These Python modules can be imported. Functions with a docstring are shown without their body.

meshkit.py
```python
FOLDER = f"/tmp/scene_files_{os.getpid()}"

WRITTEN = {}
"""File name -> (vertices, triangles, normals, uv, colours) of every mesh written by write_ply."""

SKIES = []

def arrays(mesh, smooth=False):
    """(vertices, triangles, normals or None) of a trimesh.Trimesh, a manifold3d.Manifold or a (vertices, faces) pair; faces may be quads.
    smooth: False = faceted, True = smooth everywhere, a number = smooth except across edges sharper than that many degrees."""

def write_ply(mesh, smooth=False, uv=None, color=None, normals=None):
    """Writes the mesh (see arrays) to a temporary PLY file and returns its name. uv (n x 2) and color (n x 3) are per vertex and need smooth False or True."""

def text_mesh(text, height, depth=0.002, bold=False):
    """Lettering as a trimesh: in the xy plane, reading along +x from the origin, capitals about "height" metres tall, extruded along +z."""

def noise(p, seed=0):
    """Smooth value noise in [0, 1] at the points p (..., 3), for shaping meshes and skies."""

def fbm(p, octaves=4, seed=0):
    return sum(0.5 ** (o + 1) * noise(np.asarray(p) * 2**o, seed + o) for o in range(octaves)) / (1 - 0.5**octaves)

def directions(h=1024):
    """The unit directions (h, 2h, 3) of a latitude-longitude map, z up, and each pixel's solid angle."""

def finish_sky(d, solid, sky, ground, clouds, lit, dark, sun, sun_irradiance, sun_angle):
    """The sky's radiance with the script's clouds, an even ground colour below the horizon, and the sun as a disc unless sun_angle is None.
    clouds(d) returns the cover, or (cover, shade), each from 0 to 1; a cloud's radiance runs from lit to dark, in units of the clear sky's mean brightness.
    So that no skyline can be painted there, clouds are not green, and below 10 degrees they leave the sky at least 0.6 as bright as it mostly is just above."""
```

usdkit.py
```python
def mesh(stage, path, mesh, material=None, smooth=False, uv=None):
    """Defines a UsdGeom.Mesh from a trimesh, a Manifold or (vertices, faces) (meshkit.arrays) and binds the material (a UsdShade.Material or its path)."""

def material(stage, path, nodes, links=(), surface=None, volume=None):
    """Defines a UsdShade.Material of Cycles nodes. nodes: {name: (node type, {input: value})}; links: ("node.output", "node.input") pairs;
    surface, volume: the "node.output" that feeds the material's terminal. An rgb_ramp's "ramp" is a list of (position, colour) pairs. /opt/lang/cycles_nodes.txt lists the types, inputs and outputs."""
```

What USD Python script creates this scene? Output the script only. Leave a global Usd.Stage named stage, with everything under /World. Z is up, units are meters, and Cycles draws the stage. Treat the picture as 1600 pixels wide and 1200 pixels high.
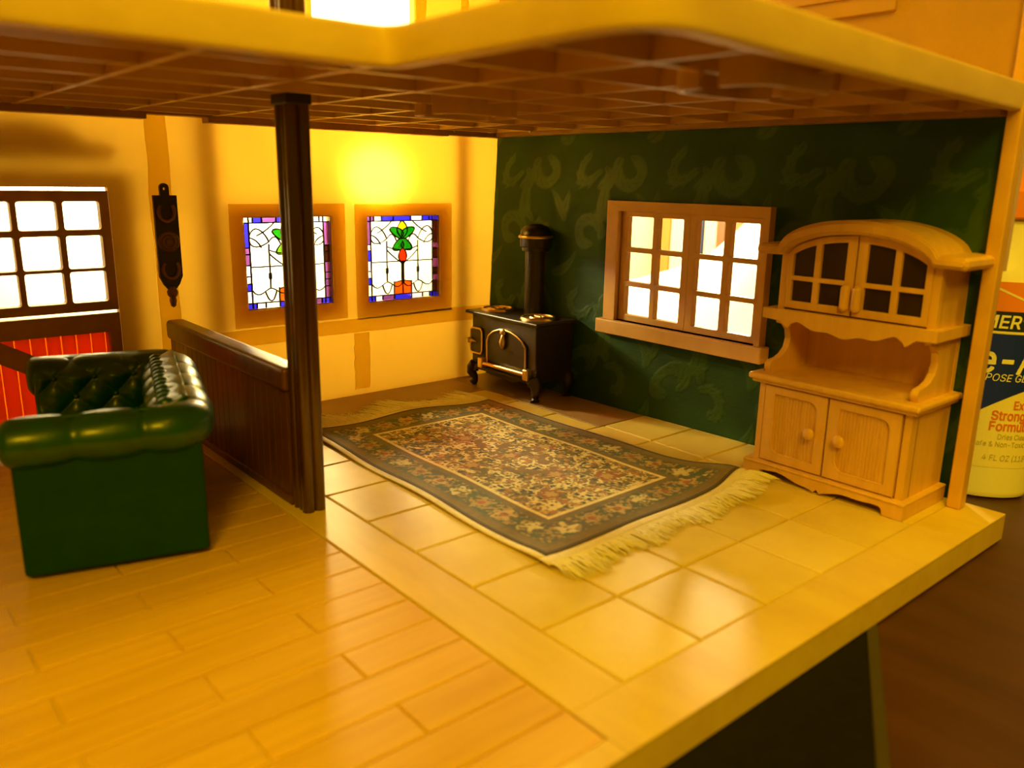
import math, random
import numpy as np, trimesh, manifold3d as m3, shapely
from shapely.geometry import Polygon, LineString, Point, box as sbox
from shapely.ops import unary_union, polygonize
from shapely import affinity
from pxr import Usd, UsdGeom, UsdLux, UsdShade, Sdf, Gf, Vt
import usdkit, meshkit

random.seed(7)
RNG = np.random.default_rng(7)
S = 0.01                                     # everything below is written in centimetres
stage = Usd.Stage.CreateInMemory()
UsdGeom.SetStageUpAxis(stage, 'Z'); UsdGeom.SetStageMetersPerUnit(stage, 1.0)
UsdGeom.Xform.Define(stage, '/World'); UsdGeom.Scope.Define(stage, '/World/Looks')

# ------------------------------------------------------------------ camera, light, exposure
CAM = np.array([47.28349756, -38.47765833, 14.27180291])
RT = np.array([0.64455186, 0.76437409, 0.0168861]); DN = np.array([0.19635501, -0.14414867, -0.96987931]); FW = np.array([-0.73891651, 0.62845318, -0.24299997])
FPX = 1277.39
cam = UsdGeom.Camera.Define(stage, '/World/camera')
cam.CreateFocalLengthAttr(20.0); cam.CreateHorizontalApertureAttr(20.0 * 1600 / FPX); cam.CreateVerticalApertureAttr(20.0 * 1200 / FPX)
cam.CreateFStopAttr(6.5); cam.CreateFocusDistanceAttr(0.48); cam.CreateClippingRangeAttr((0.01, 100.0)); cam.CreateExposureAttr(0.0)
M = Gf.Matrix4d(*RT, 0, *(-DN), 0, *(-FW), 0, *(CAM * S), 1)
cam.AddTransformOp().Set(M)

WARM = (1.0, 0.52, 0.004)
dome = UsdLux.DomeLight.Define(stage, '/World/room_air'); dome.CreateColorAttr(WARM); dome.CreateIntensityAttr(0.055)

def ball_light(path, pos, r, color, watt):
    """A spherical bulb; watt is its radiance times its surface."""
    l = UsdLux.SphereLight.Define(stage, path); l.CreateRadiusAttr(r * S); l.CreateColorAttr(color); l.CreateIntensityAttr(watt)
    l.AddTranslateOp().Set(Gf.Vec3d(*(np.array(pos) * S))); return l

KEY = UsdLux.RectLight.Define(stage, '/World/ceiling_lamp_glow'); KEY.CreateWidthAttr(0.40); KEY.CreateHeightAttr(0.40)
KEY.CreateColorAttr((1.0, 0.615, 0.005)); KEY.CreateIntensityAttr(12.0)
def aim(x, pos, to):
    pos, to = np.array(pos, float), np.array(to, float); z = pos - to; z /= np.linalg.norm(z); a = np.cross([0, 0, 1], z); a /= np.linalg.norm(a); b = np.cross(z, a)
    x.AddTransformOp().Set(Gf.Matrix4d(*a, 0, *b, 0, *z, 0, *(pos * S), 1))
aim(KEY, (54, -47, 86), (26, -22, 6))
FILL = UsdLux.RectLight.Define(stage, '/World/added_fill_glow'); FILL.CreateWidthAttr(0.25); FILL.CreateHeightAttr(0.25)  # added fill to brighten hutch, stove and sofa fronts
FILL.CreateColorAttr((1.0, 0.58, 0.008)); FILL.CreateIntensityAttr(31.0)
aim(FILL, (100, -85, 75), (26, -15, 6))

BULB, FILL_DOOR, FILL_CORNER, SIDE = (-10.5, -9.6, 14.6), (-21.0, -17.0, 16.8), (-21.0, -0.6, 16.8), (2.0, 28.5, 18.0)
PALE = (1.0, 0.84, 0.42)
ball_light('/World/bulb_light', BULB, 1.0, (1.0, 0.80, 0.34), 950.0)
ball_light('/World/added_light_door', FILL_DOOR, 1.2, PALE, 1200.0)  # added so the board behind the door panes turns white
ball_light('/World/added_light_corner', FILL_CORNER, 1.2, PALE, 1150.0)  # second added bulb, whitens the board behind the stained glass
ball_light('/World/bulb_light_side', SIDE, 1.0, PALE, 1300.0)
BOTTLE_FILL = (62.0, 2.0, 50.0)
ball_light('/World/added_light_bottle', BOTTLE_FILL, 2.0, (1.0, 0.72, 0.06), 130.0)  # added out of view to give the bottle and right end whiter light
SPOT = (-8.0, -15.5, 14.5)                                      # spot added behind the cream wall to make its bright patch
spot = UsdLux.SphereLight.Define(stage, '/World/patch_spot_light'); spot.CreateRadiusAttr(.005); spot.CreateColorAttr((1.0, 0.93, 0.86)); spot.CreateIntensityAttr(16000000.0)
sh = UsdLux.ShapingAPI.Apply(spot.GetPrim()); sh.CreateShapingConeAngleAttr(11.5); sh.CreateShapingConeSoftnessAttr(.45)
aim(spot, SPOT, (0, -10.0, 14.35))

# ------------------------------------------------------------------ materials
def mat(name, nodes, links, surface): return usdkit.material(stage, '/World/Looks/' + name, nodes, links, surface)

def plastic(name, col, rough=0.45, col2=None, scale=(60, 60, 60), bump=0.0, bscale=(400, 400, 400), bevel=0.0006, spec=0.5, detail=4, coat=0.0, lo=.35, hi=.65):
    n = {'p': ('principled_bsdf', {'base_color': col, 'roughness': rough, 'specular_ior_level': spec, 'coat_weight': coat, 'coat_roughness': .15})}; l = []
    if col2 is not None:
        n |= {'tc': ('texture_coordinate', {}), 'mp': ('mapping', {'mapping_type': 'point', 'scale': scale}), 'nz': ('noise_texture', {'scale': 1.0, 'detail': detail, 'roughness': .6}), 'rp': ('rgb_ramp', {'ramp': [(lo, col), (hi, col2)]})}
        l += [('tc.object', 'mp.vector'), ('mp.vector', 'nz.vector'), ('nz.fac', 'rp.fac'), ('rp.color', 'p.base_color')]
    last = None
    if bevel:
        n['bv'] = ('bevel', {'samples': 4, 'radius': bevel}); last = 'bv.bevel'
    if bump:
        n |= {'tb': ('texture_coordinate', {}), 'mb': ('mapping', {'mapping_type': 'point', 'scale': bscale}), 'nb': ('noise_texture', {'scale': 1.0, 'detail': 3.0}), 'bm': ('bump', {'strength': bump, 'distance': 0.0006, 'height': 1.0})}
        l += [('tb.object', 'mb.vector'), ('mb.vector', 'nb.vector'), ('nb.fac', 'bm.height')]
        if last: l.append((last, 'bm.normal'))
        last = 'bm.normal'
    if last: l.append((last, 'p.normal'))
    return mat(name, n, l, 'p.BSDF')

def shine_through(name, col, tcol, fac, rough=0.5, col2=None, bscale=(500, 500, 500), bump=.1):
    n = {'p': ('principled_bsdf', {'base_color': col, 'roughness': rough}), 't': ('translucent_bsdf', {'color': tcol}), 'm': ('mix_closure', {'fac': fac}),
         'tb': ('texture_coordinate', {}), 'mb': ('mapping', {'mapping_type': 'point', 'scale': bscale}), 'nb': ('noise_texture', {'scale': 1.0, 'detail': 3.0}), 'bm': ('bump', {'strength': bump, 'distance': 0.0004, 'height': 1.0})}
    l = [('tb.object', 'mb.vector'), ('mb.vector', 'nb.vector'), ('nb.fac', 'bm.height'), ('bm.normal', 'p.normal'), ('p.BSDF', 'm.closure1'), ('t.BSDF', 'm.closure2')]
    return mat(name, n, l, 'm.closure')

def glass(name, col, gloss=.06):
    return mat(name, {'t': ('transparent_bsdf', {'color': col}), 'g': ('glossy_bsdf', {'color': (1, 1, 1), 'roughness': .08}), 'm': ('mix_closure', {'fac': gloss})},
               [('t.BSDF', 'm.closure1'), ('g.BSDF', 'm.closure2')], 'm.closure')

def vcol(name, rough, attr='tint', rough_attr=None, bump=None, sheen=0., spec=.5):
    n = {'a': ('attribute', {'attribute': attr}), 'p': ('principled_bsdf', {'roughness': rough, 'sheen_weight': sheen, 'specular_ior_level': spec})}
    l = [('a.color', 'p.base_color')]
    if rough_attr:
        n['r'] = ('attribute', {'attribute': rough_attr}); l.append(('r.fac', 'p.roughness'))
    if bump:
        n |= {'tb': ('texture_coordinate', {}), 'mb': ('mapping', {'mapping_type': 'point', 'scale': bump[0]}), 'nb': ('noise_texture', {'scale': 1.0, 'detail': 2.0}), 'bm': ('bump', {'strength': bump[1], 'distance': bump[2], 'height': 1.0})}
        l += [('tb.object', 'mb.vector'), ('mb.vector', 'nb.vector'), ('nb.fac', 'bm.height'), ('bm.normal', 'p.normal')]
    return mat(name, n, l, 'p.BSDF')

BEIGE = plastic('beige_floor_plastic', (.74, .55, .11), .46, (.66, .46, .09), (14, 60, 60), .10, (120, 900, 900), bevel=.0005, spec=.3)
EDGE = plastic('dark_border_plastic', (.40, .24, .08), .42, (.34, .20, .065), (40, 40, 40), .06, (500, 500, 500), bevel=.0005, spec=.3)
TILE = [plastic(f'tile_plastic_{i}', c, .45, c2, (40, 40, 40), .06, (500, 500, 500), bevel=.0005, spec=.3) for i, (c, c2) in enumerate([((.76, .58, .13), (.70, .52, .11)), ((.73, .56, .12), (.66, .48, .10)), ((.78, .60, .14), (.72, .54, .12))])]
PLANK = [plastic(f'plank_plastic_{i}', c, .5, c2, (260, 14, 60), .22, (1100, 60, 400), bevel=.0004, spec=.22) for i, (c, c2) in enumerate([((.67, .415, .05), (.60, .36, .04)), ((.65, .40, .045), (.585, .345, .036)), ((.69, .43, .055), (.615, .37, .042))])]
SLAB = plastic('balcony_plastic', (.76, .55, .19), .42, (.68, .47, .15), (30, 30, 60), .12, (300, 300, 300), bevel=0)
RIB = plastic('ceiling_plastic', (.60, .36, .13), .40, (.52, .30, .10), (40, 40, 40), .08, (500, 500, 500), bevel=.0006)
LEDGE = plastic('ledge_plastic', (.42, .21, .08), .42, (.32, .15, .06), (60, 60, 60), .1, bevel=.0006)
STEEL = mat('screw_steel', {'p': ('principled_bsdf', {'base_color': (.5, .5, .48), 'metallic': 1.0, 'roughness': .3})}, [], 'p.BSDF')
CREAM = shine_through('cream_wall_card', (.83, .60, .10), (.90, .72, .21), .29)
TIMBER = shine_through('printed_timber', (.68, .50, .15), (.95, .86, .36), .84)
OUTER = plastic('outer_trim', (.42, .25, .09), .5, None, bevel=.0005)
CASING = shine_through('outer_casing', (.55, .36, .12), (.80, .58, .2), .6)
DARKWOOD = plastic('dark_brown_plastic', (.15, .052, .018), .36, (.10, .034, .012), (300, 300, 30), .15, (900, 900, 60), bevel=.0006)
POST = plastic('post_plastic', (.075, .026, .010), .24, (.055, .02, .008), (200, 200, 30), .05, (900, 900, 60), bevel=.0006, coat=.9)
BLACK = plastic('black_plastic', (.016, .013, .010), .38, None, bevel=.0006)
WINWOOD = plastic('window_brown_plastic', (.72, .42, .12), .42, (.64, .36, .10), (60, 60, 60), .08, bevel=.0005)
DOORWOOD = plastic('door_brown_plastic', (.50, .26, .07), .42, (.42, .21, .06), (60, 60, 60), .08, bevel=.0005)
RED = shine_through('red_door_board', (.80, .26, .02), (.98, .42, .03), .5, .4)
PINE = plastic('pine_hutch_plastic', (.80, .48, .13), .36, (.72, .42, .10), (200, 200, 16), .10, (900, 900, 60), bevel=.0007)
PINEB = plastic('pine_panel_plastic', (.78, .46, .125), .42, (.70, .39, .095), (500, 500, 30), .15, (1400, 1400, 80), bevel=.0004)
DARKPANE = plastic('dark_cabinet_pane', (.035, .018, .010), .18, None, bevel=0)
IRON = plastic('stove_black_iron', (.030, .022, .015), .36, (.022, .016, .012), (300, 300, 300), .2, (900, 900, 900), bevel=.0006)
BRASS = mat('brass', {'p': ('principled_bsdf', {'base_color': (.80, .58, .25), 'metallic': 1.0, 'roughness': .32})}, [], 'p.BSDF')
OLDBRASS = mat('worn_brass_print', {'p': ('principled_bsdf', {'base_color': (.20, .10, .045), 'metallic': .5, 'roughness': .4})}, [], 'p.BSDF')
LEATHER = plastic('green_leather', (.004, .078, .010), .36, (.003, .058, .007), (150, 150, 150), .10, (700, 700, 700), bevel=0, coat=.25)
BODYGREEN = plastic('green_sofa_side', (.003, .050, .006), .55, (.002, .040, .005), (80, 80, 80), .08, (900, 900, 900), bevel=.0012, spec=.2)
STRAP = plastic('strap_dark', (.022, .012, .008), .4, None, bevel=.0005)
LEAD = plastic('window_lead', (.02, .018, .012), .5, None, bevel=0)
FRINGE = plastic('fringe_cotton', (.90, .83, .66), .8, (.84, .75, .56), (300, 300, 300), .0, bevel=0, spec=.2)
WEFT = plastic('rug_selvage', (.88, .78, .52), .8, (.80, .68, .42), (600, 600, 600), .0, bevel=0, spec=.2)
RUGTOP = vcol('rug_weave', .85, bump=((1500, 1500, 1500), .5, .0006), sheen=.15, spec=.2)
PAPER = vcol('damask_wallpaper', .5, rough_attr='gloss', bump=((60, 60, 2600), .25, .0004), spec=.22)
GREENCARD = plastic('green_wall_card', (.05, .10, .04), .6, None, bevel=0)
TAN = plastic('tan_wall_plastic', (.46, .26, .08), .5, (.41, .23, .07), (30, 30, 30), .08, bevel=.0006)
WHITE = plastic('white_backdrop', (.92, .90, .86), .7, None, bevel=0)
PAPERWHITE = plastic('white_paper', (.93, .92, .90), .7, None, bevel=0)
BOTTLE = plastic('bottle_white', (.86, .82, .66), .35, None, bevel=0)
INK = {k: plastic('ink_' + k, v, .45, None, bevel=0) for k, v in dict(orange=(.85, .25, .04), navy=(.012, .02, .12), blue=(.003, .022, .75), cream=(.88, .80, .56), text=(.90, .84, .62), red=(.75, .17, .05), grey=(.52, .47, .33), brown=(.2, .08, .03)).items()}
TABLE = plastic('dark_table_wood', (.070, .022, .010), .45, (.045, .014, .007), (8, 60, 60), .05, bevel=0)
MAT = plastic('black_mat_rubber', (.008, .0075, .006), .6, (.006, .0055, .005), (200, 200, 200), .1, bevel=.001, spec=.12)
LILAC_GLINT = plastic('lilac_glint', (.62, .45, .62), .12, None, bevel=.0003, coat=.8)  # lilac stands for bright light reflected off the thin wall edge
GL = {k: glass('stained_' + k, v) for k, v in dict(clear=(.97, .96, .93), blue=(.10, .09, .80), violet=(.30, .16, .42), lilac=(.74, .66, .95), green=(.05, .30, .05), lime=(.22, .42, .06), yellow=(.90, .66, .05), orange=(.85, .22, .03), peach=(.92, .52, .36), red=(.80, .10, .02), mint=(.45, .80, .55), amber=(.70, .36, .06), frame_shade=(.13, .06, .05)).items()}
PANE = glass('clear_pane', (.97, .97, .96), .05)

# ------------------------------------------------------------------ helpers
NAMES = {}
def numbered(parent, name):
    k = NAMES.get((parent, name), 0); NAMES[(parent, name)] = k + 1
    return name if k == 0 else f'{name}_{k:03d}'
class Node:
    def __init__(s, path, base, rot=0.0): s.path, s.base, s.rot = path, np.array(base, float), rot
def setdata(prim, label=None, cat=None, group=None, kind=None):
    for k, v in (('label', label), ('category', cat), ('group', group), ('kind', kind)):
        if v: prim.SetCustomDataByKey(k, v)
def thing(name, label, cat=None, base=(0, 0, 0), rot=0.0, group=None, kind=None):
    path = '/World/' + numbered('/World', name); x = UsdGeom.Xform.Define(stage, path)
    x.AddTranslateOp().Set(Gf.Vec3d(*(np.array(base, float) * S)))
    if rot: x.AddRotateZOp().Set(rot)
    setdata(x.GetPrim(), label, cat, group, kind); return Node(path, (0, 0, 0) if rot else base, rot)
def arr(m):
    if isinstance(m, (list,)): m = cat(m)
    return m
def cat(ms):
    vs, fs, n = [], [], 0
    for m in ms:
        v, f, _ = meshkit.arrays(m)
        vs.append(v); fs.append(np.asarray(f) + n); n += len(v)
    return trimesh.Trimesh(np.vstack(vs), np.vstack(fs), process=False)
def part(node, name, mesh, material, smooth=30, label=None, kind=None, prim=None):
    """One mesh under a thing (or under a part of it); mesh in centimetres, in the frame of the scene (or of the thing if it is turned)."""
    path = node.path + '/' + numbered(node.path, name)
    mesh = arr(mesh); v, f, _ = meshkit.arrays(mesh)
    m = usdkit.mesh(stage, path, ((v - node.base) * S, f), material, smooth=smooth)
    if prim:
        for k, a in prim.items():
            t, A = (Sdf.ValueTypeNames.Color3fArray, Vt.Vec3fArray) if np.ndim(a) == 2 else (Sdf.ValueTypeNames.FloatArray, Vt.FloatArray)
            UsdGeom.PrimvarsAPI(m).CreatePrimvar(k, t, 'vertex').Set(A.FromNumpy(np.ascontiguousarray(a, np.float32)))
    setdata(m.GetPrim(), label, None, None, kind); return Node(path, node.base)
def single(name, label, category, mesh, material, smooth=30, kind=None, group=None):
    n = part(Node('/World', (0, 0, 0)), name, mesh, material, smooth); setdata(stage.GetPrimAtPath(n.path), label, category, group, kind); return n

def box(x0, x1, y0, y1, z0, z1):
    m = trimesh.creation.box([x1 - x0, y1 - y0, z1 - z0]); m.apply_translation([(x0 + x1) / 2, (y0 + y1) / 2, (z0 + z1) / 2]); return m
def rbox(x0, x1, y0, y1, z0, z1, r=.1, seg=12):
    s = m3.Manifold.sphere(r, seg)
    return m3.Manifold.batch_hull([s.translate((x, y, z)) for x in (x0 + r, x1 - r) for y in (y0 + r, y1 - r) for z in (z0 + r, z1 - r)])
def cbox(x0, x1, y0, y1, z0, z1, c=.05):
    """A box whose top edges are chamfered by c (24 to 30 triangles)."""
    P = [(x0, y0, z0), (x1, y0, z0), (x1, y1, z0), (x0, y1, z0), (x0, y0, z1 - c), (x1, y0, z1 - c), (x1, y1, z1 - c), (x0, y1, z1 - c), (x0 + c, y0 + c, z1), (x1 - c, y0 + c, z1), (x1 - c, y1 - c, z1), (x0 + c, y1 - c, z1)]
    F = [(3, 2, 1, 0), (8, 9, 10, 11)] + [(a, (a + 1) % 4, (a + 1) % 4 + 4, a + 4) for a in range(4)] + [(a + 4, (a + 1) % 4 + 4, (a + 1) % 4 + 8, a + 8) for a in range(4)]
    return trimesh.Trimesh(*meshkit.arrays((P, F))[:2], process=False)
def polys(p): return [g for g in getattr(p, 'geoms', [p]) if g.geom_type == 'Polygon' and g.area > 1e-5]
def prism(p, axis, a, b):
    """Extrudes a polygon from a to b along an axis; the polygon's own coordinates are (y,z) for x, (x,z) for y, (x,y) for z."""
    out = []
    for g in polys(p):
        m = trimesh.creation.extrude_polygon(g, b - a, engine='earcut'); v = m.vertices
        if axis == 'z': w = np.c_[v[:, 0], v[:, 1], v[:, 2] + a]; f = m.faces
        elif axis == 'x': w = np.c_[v[:, 2] + a, v[:, 0], v[:, 1]]; f = m.faces
        else: w = np.c_[v[:, 0], v[:, 2] + a, v[:, 1]]; f = m.faces[:, ::-1]
        out.append(trimesh.Trimesh(w, f, process=False))
    return cat(out)
def tube(pts, r, sides=8, closed=False, cap=True):
    p = np.asarray(pts, float); n = len(p)
    t = (np.roll(p, -1, 0) - np.roll(p, 1, 0)) if closed else np.gradient(p, axis=0)
    t /= np.linalg.norm(t, axis=1, keepdims=True)
    a = np.zeros_like(p); ref = np.array([0, 0, 1.]) if abs(t[0, 2]) < .9 else np.array([1., 0, 0])
    for i in range(n):
        v = ref - t[i] * (ref @ t[i]); v /= np.linalg.norm(v); a[i] = v; ref = v
    b = np.cross(t, a); ang = np.arange(sides) * 2 * np.pi / sides
    R = np.broadcast_to(np.asarray(r, float), (n,))[:, None, None]
    v = (p[:, None] + R * (np.cos(ang)[None, :, None] * a[:, None] + np.sin(ang)[None, :, None] * b[:, None])).reshape(-1, 3)
    m = n if closed else n - 1
    i, j = np.meshgrid(np.arange(m), np.arange(sides), indexing='ij'); i2 = (i + 1) % n; j2 = (j + 1) % sides
    q = np.stack([i * sides + j, i2 * sides + j, i2 * sides + j2, i * sides + j2], -1).reshape(-1, 4)[:, ::-1]
    f = np.vstack([q[:, [0, 1, 2]], q[:, [0, 2, 3]]])
    if not closed and cap:
        k = len(v); v = np.vstack([v, p[0], p[-1]]); jj = np.arange(sides)
        f = np.vstack([f, np.c_[np.full(sides, k), (jj + 1) % sides, jj][:, ::1], np.c_[np.full(sides, k + 1), (n - 1) * sides + jj, (n - 1) * sides + (jj + 1) % sides]])
    m = trimesh.Trimesh(v, f, process=False); m.fix_normals(); return m
def lathe(profile, center, seg=32, axis='z'):
    pr = np.asarray(profile, float); ang = np.arange(seg) * 2 * np.pi / seg
    v = np.stack([pr[:, None, 0] * np.cos(ang), pr[:, None, 0] * np.sin(ang), np.repeat(pr[:, 1:2], seg, 1)], -1).reshape(-1, 3)
    i, j = np.meshgrid(np.arange(len(pr) - 1), np.arange(seg), indexing='ij'); j2 = (j + 1) % seg
    q = np.stack([i * seg + j, i * seg + j2, (i + 1) * seg + j2, (i + 1) * seg + j], -1).reshape(-1, 4)
    m = trimesh.Trimesh(v, np.vstack([q[:, [0, 1, 2]], q[:, [0, 2, 3]]]), process=False)
    if axis == '-y': m.vertices = np.c_[v[:, 0], -v[:, 2], v[:, 1]]
    if axis == 'x': m.vertices = np.c_[v[:, 2], v[:, 0], v[:, 1]]
    if axis == 'y': m.vertices = np.c_[v[:, 1], v[:, 2], v[:, 0]]
    m.vertices += np.array(center); return m
def ball(c, r, sub=2, sc=(1, 1, 1)):
    m = trimesh.creation.icosphere(sub, 1.0); m.vertices = m.vertices * r * np.array(sc) + np.array(c); return m
def sheet(P, thick):
    """A closed sheet from a grid of points P (n, m, 3), thick centimetres thick along its normals; the first n*m vertices are the face in front."""
    n, m = P.shape[:2]
    du, dv = np.gradient(P, axis=0), np.gradient(P, axis=1); N = np.cross(du, dv); N /= np.linalg.norm(N, axis=2, keepdims=True) + 1e-12
    v = np.vstack([P.reshape(-1, 3), (P - N * thick).reshape(-1, 3)]); k = n * m
    i, j = np.meshgrid(np.arange(n - 1), np.arange(m - 1), indexing='ij'); a, b, c, d = i * m + j, (i + 1) * m + j, (i + 1) * m + j + 1, i * m + j + 1
    q = np.stack([a, b, c, d], -1).reshape(-1, 4); Q = [q, q[:, ::-1] + k]
    ring = [(x, 0) for x in range(n)] + [(n - 1, y) for y in range(1, m)] + [(x, m - 1) for x in range(n - 2, -1, -1)] + [(0, y) for y in range(m - 2, 0, -1)]
    r = np.array([x * m + y for x, y in ring]); r2 = np.roll(r, -1); Q.append(np.stack([r, r + k, r2 + k, r2], -1))
    q = np.vstack(Q); return trimesh.Trimesh(v, np.vstack([q[:, [0, 1, 2]], q[:, [0, 2, 3]]]), process=False)
def arc(cx, cy, r, a0, a1, n=12): t = np.radians(np.linspace(a0, a1, n)); return [(cx + r * math.cos(x), cy + r * math.sin(x)) for x in t]
def rrect(x0, y0, x1, y1, r): return sbox(x0 + r, y0 + r, x1 - r, y1 - r).buffer(r, 6)

# ------------------------------------------------------------------ floor of the house: slab, tiles, planks
TX0, TL, TY0 = 15.007 - 4 * 3.683, 3.683, -22.15
FX = 35.55
floor = thing('floor', 'beige moulded doll house base with square tiles on the right and narrow planks on the left', None, (17, -20, -1.2), kind='structure')
part(floor, 'base_slab', box(-.3, FX, -62, .85, -1.2, -.12), BEIGE, label='plain beige slab with an open front edge')
part(floor, 'border', box(33.45, FX, -24.32, .85, -.13, 0), BEIGE)
part(floor, 'border', box(34.82, FX, -62, -24.34, -.13, -.004), BEIGE)
part(floor, 'threshold_strip', cbox(-.2, 33.43, -24.3, -22.19, -.13, 0, .03), BEIGE)
for i in range(9):
    for j in range(6):
        if j == 5 and i < 4: continue
        x0, y0 = TX0 + i * TL, TY0 + j * TL
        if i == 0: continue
        g, dz = .05, random.uniform(-.012, .0)
        part(floor, 'tile', cbox(max(x0, -.2) + g, x0 + TL - g, y0 + g, min(y0 + TL, -4.1 if i < 4 else .8) - g if j < 5 else .8, -.13, dz, .05), TILE[(i * 7 + j * 3 + i * j) % 3])
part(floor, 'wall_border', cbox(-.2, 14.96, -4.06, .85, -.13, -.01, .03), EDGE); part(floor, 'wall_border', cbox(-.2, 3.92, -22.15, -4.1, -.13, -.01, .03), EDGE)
k = 0; x1 = 34.8
while x1 > 2:
    x0 = x1 - 1.585; y, cuts = -24.34, ([-27.87, -35.2, -42.6, -50] if k % 2 == 0 else [-31.55, -38.9, -46.2, -53.5])
    if k in (0, 4): cuts = [-31.55, -38.9, -46.2] if k == 0 else cuts
    for c in cuts + [-60]:
        part(floor, 'plank', cbox(x0 + .03, x1 - .03, c + .035, y - .035, -.13, random.uniform(-.035, -.018), .035), PLANK[random.randrange(3)]); y = c
    x1 = x0; k += 1

# ------------------------------------------------------------------ cream wall with the stained glass windows and the door
W1 = (-19.1, -13.4, 6.35, 11.85); W2 = (-10.85, -5.1, 6.15, 11.8); DOOR = (-33.6, -26.3, 0.0, 13.5)
TOP = 17.9
wl = sbox(-60, 0, .4, TOP)
for a in (W1, W2, DOOR): wl = wl.difference(sbox(a[0], a[2] if a is not DOOR else -1, a[1], a[3]))
wall_l = thing('wall_left', 'cream half timbered doll house wall pierced by the door and two stained glass windows', None, (0, -18, 0), kind='structure')
part(wall_l, 'wall_card', prism(wl, 'x', -.4, 0), CREAM)
def wavy(y0, y1, z0, z1, seed):
    r = random.Random(seed); n = 12; P = []
    if z1 - z0 > y1 - y0:
        P = [(y0 + r.uniform(-.06, .06), z0 + (z1 - z0) * i / n) for i in range(n + 1)] + [(y1 + r.uniform(-.06, .06), z1 - (z1 - z0) * i / n) for i in range(n + 1)]
    else:
        P = [(y0 + (y1 - y0) * i / n, z0 + r.uniform(-.05, .05)) for i in range(n + 1)] + [(y1 - (y1 - y0) * i / n, z1 + r.uniform(-.05, .05)) for i in range(n + 1)]
    return Polygon(P)
part(wall_l, 'timber', prism(wavy(-24.2, -23.05, .4, 17.6, 1), 'x', .012, .05), TIMBER)
part(wall_l, 'timber', prism(wavy(-22.9, -.05, 4.25, 5.2, 2), 'x', .012, .045), TIMBER)
part(wall_l, 'timber', prism(wavy(-12.05, -10.9, .4, 4.2, 3), 'x', .012, .05), TIMBER)
for a in ((-19.95, -12.45, 5.3, 12.6), (-11.75, -4.1, 5.1, 12.57)):                       # the tan board printed round each window
    hole = W1 if a[0] < -15 else W2
    part(wall_l, 'window_surround', prism(sbox(a[0], a[2], a[1], a[3]).difference(sbox(hole[0], hole[2], hole[1], hole[3])), 'x', .012, .04), TIMBER)
for y0, y1 in ((-21.3, -20.35), (-3.6, -2.75)): part(wall_l, 'outer_pilaster', rbox(-1.15, -.41, y0, y1, .2, 17.5, .12), OUTER)
hood = Polygon([(-35.5, 14.9), (-25.75, 14.9), (-25.75, 15.7), (-26.9, 15.75)] + [(-29.8 + 2.6 * math.cos(t), 15.7 + .95 * math.sin(t)) for t in np.linspace(.25, np.pi - .25, 14)] + [(-33, 15.75), (-35.5, 15.7)])
part(wall_l, 'outer_door_hood', prism(hood, 'x', -1.0, -.41), OUTER)
part(wall_l, 'outer_door_casing', prism(sbox(-35, .2, -25.05, 14.3).difference(sbox(-33.7, 0, -26.2, 13.55)), 'x', -.9, -.41), OUTER)
for W in (W1, W2):
    part(wall_l, 'outer_window_casing', prism(sbox(W[0] - .75, W[2] - .7, W[1] + .75, W[3] + .7).difference(sbox(W[0] - .05, W[2] - .05, W[1] + .05, W[3] + .05)), 'x', -.8, -.412), CASING)

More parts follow.
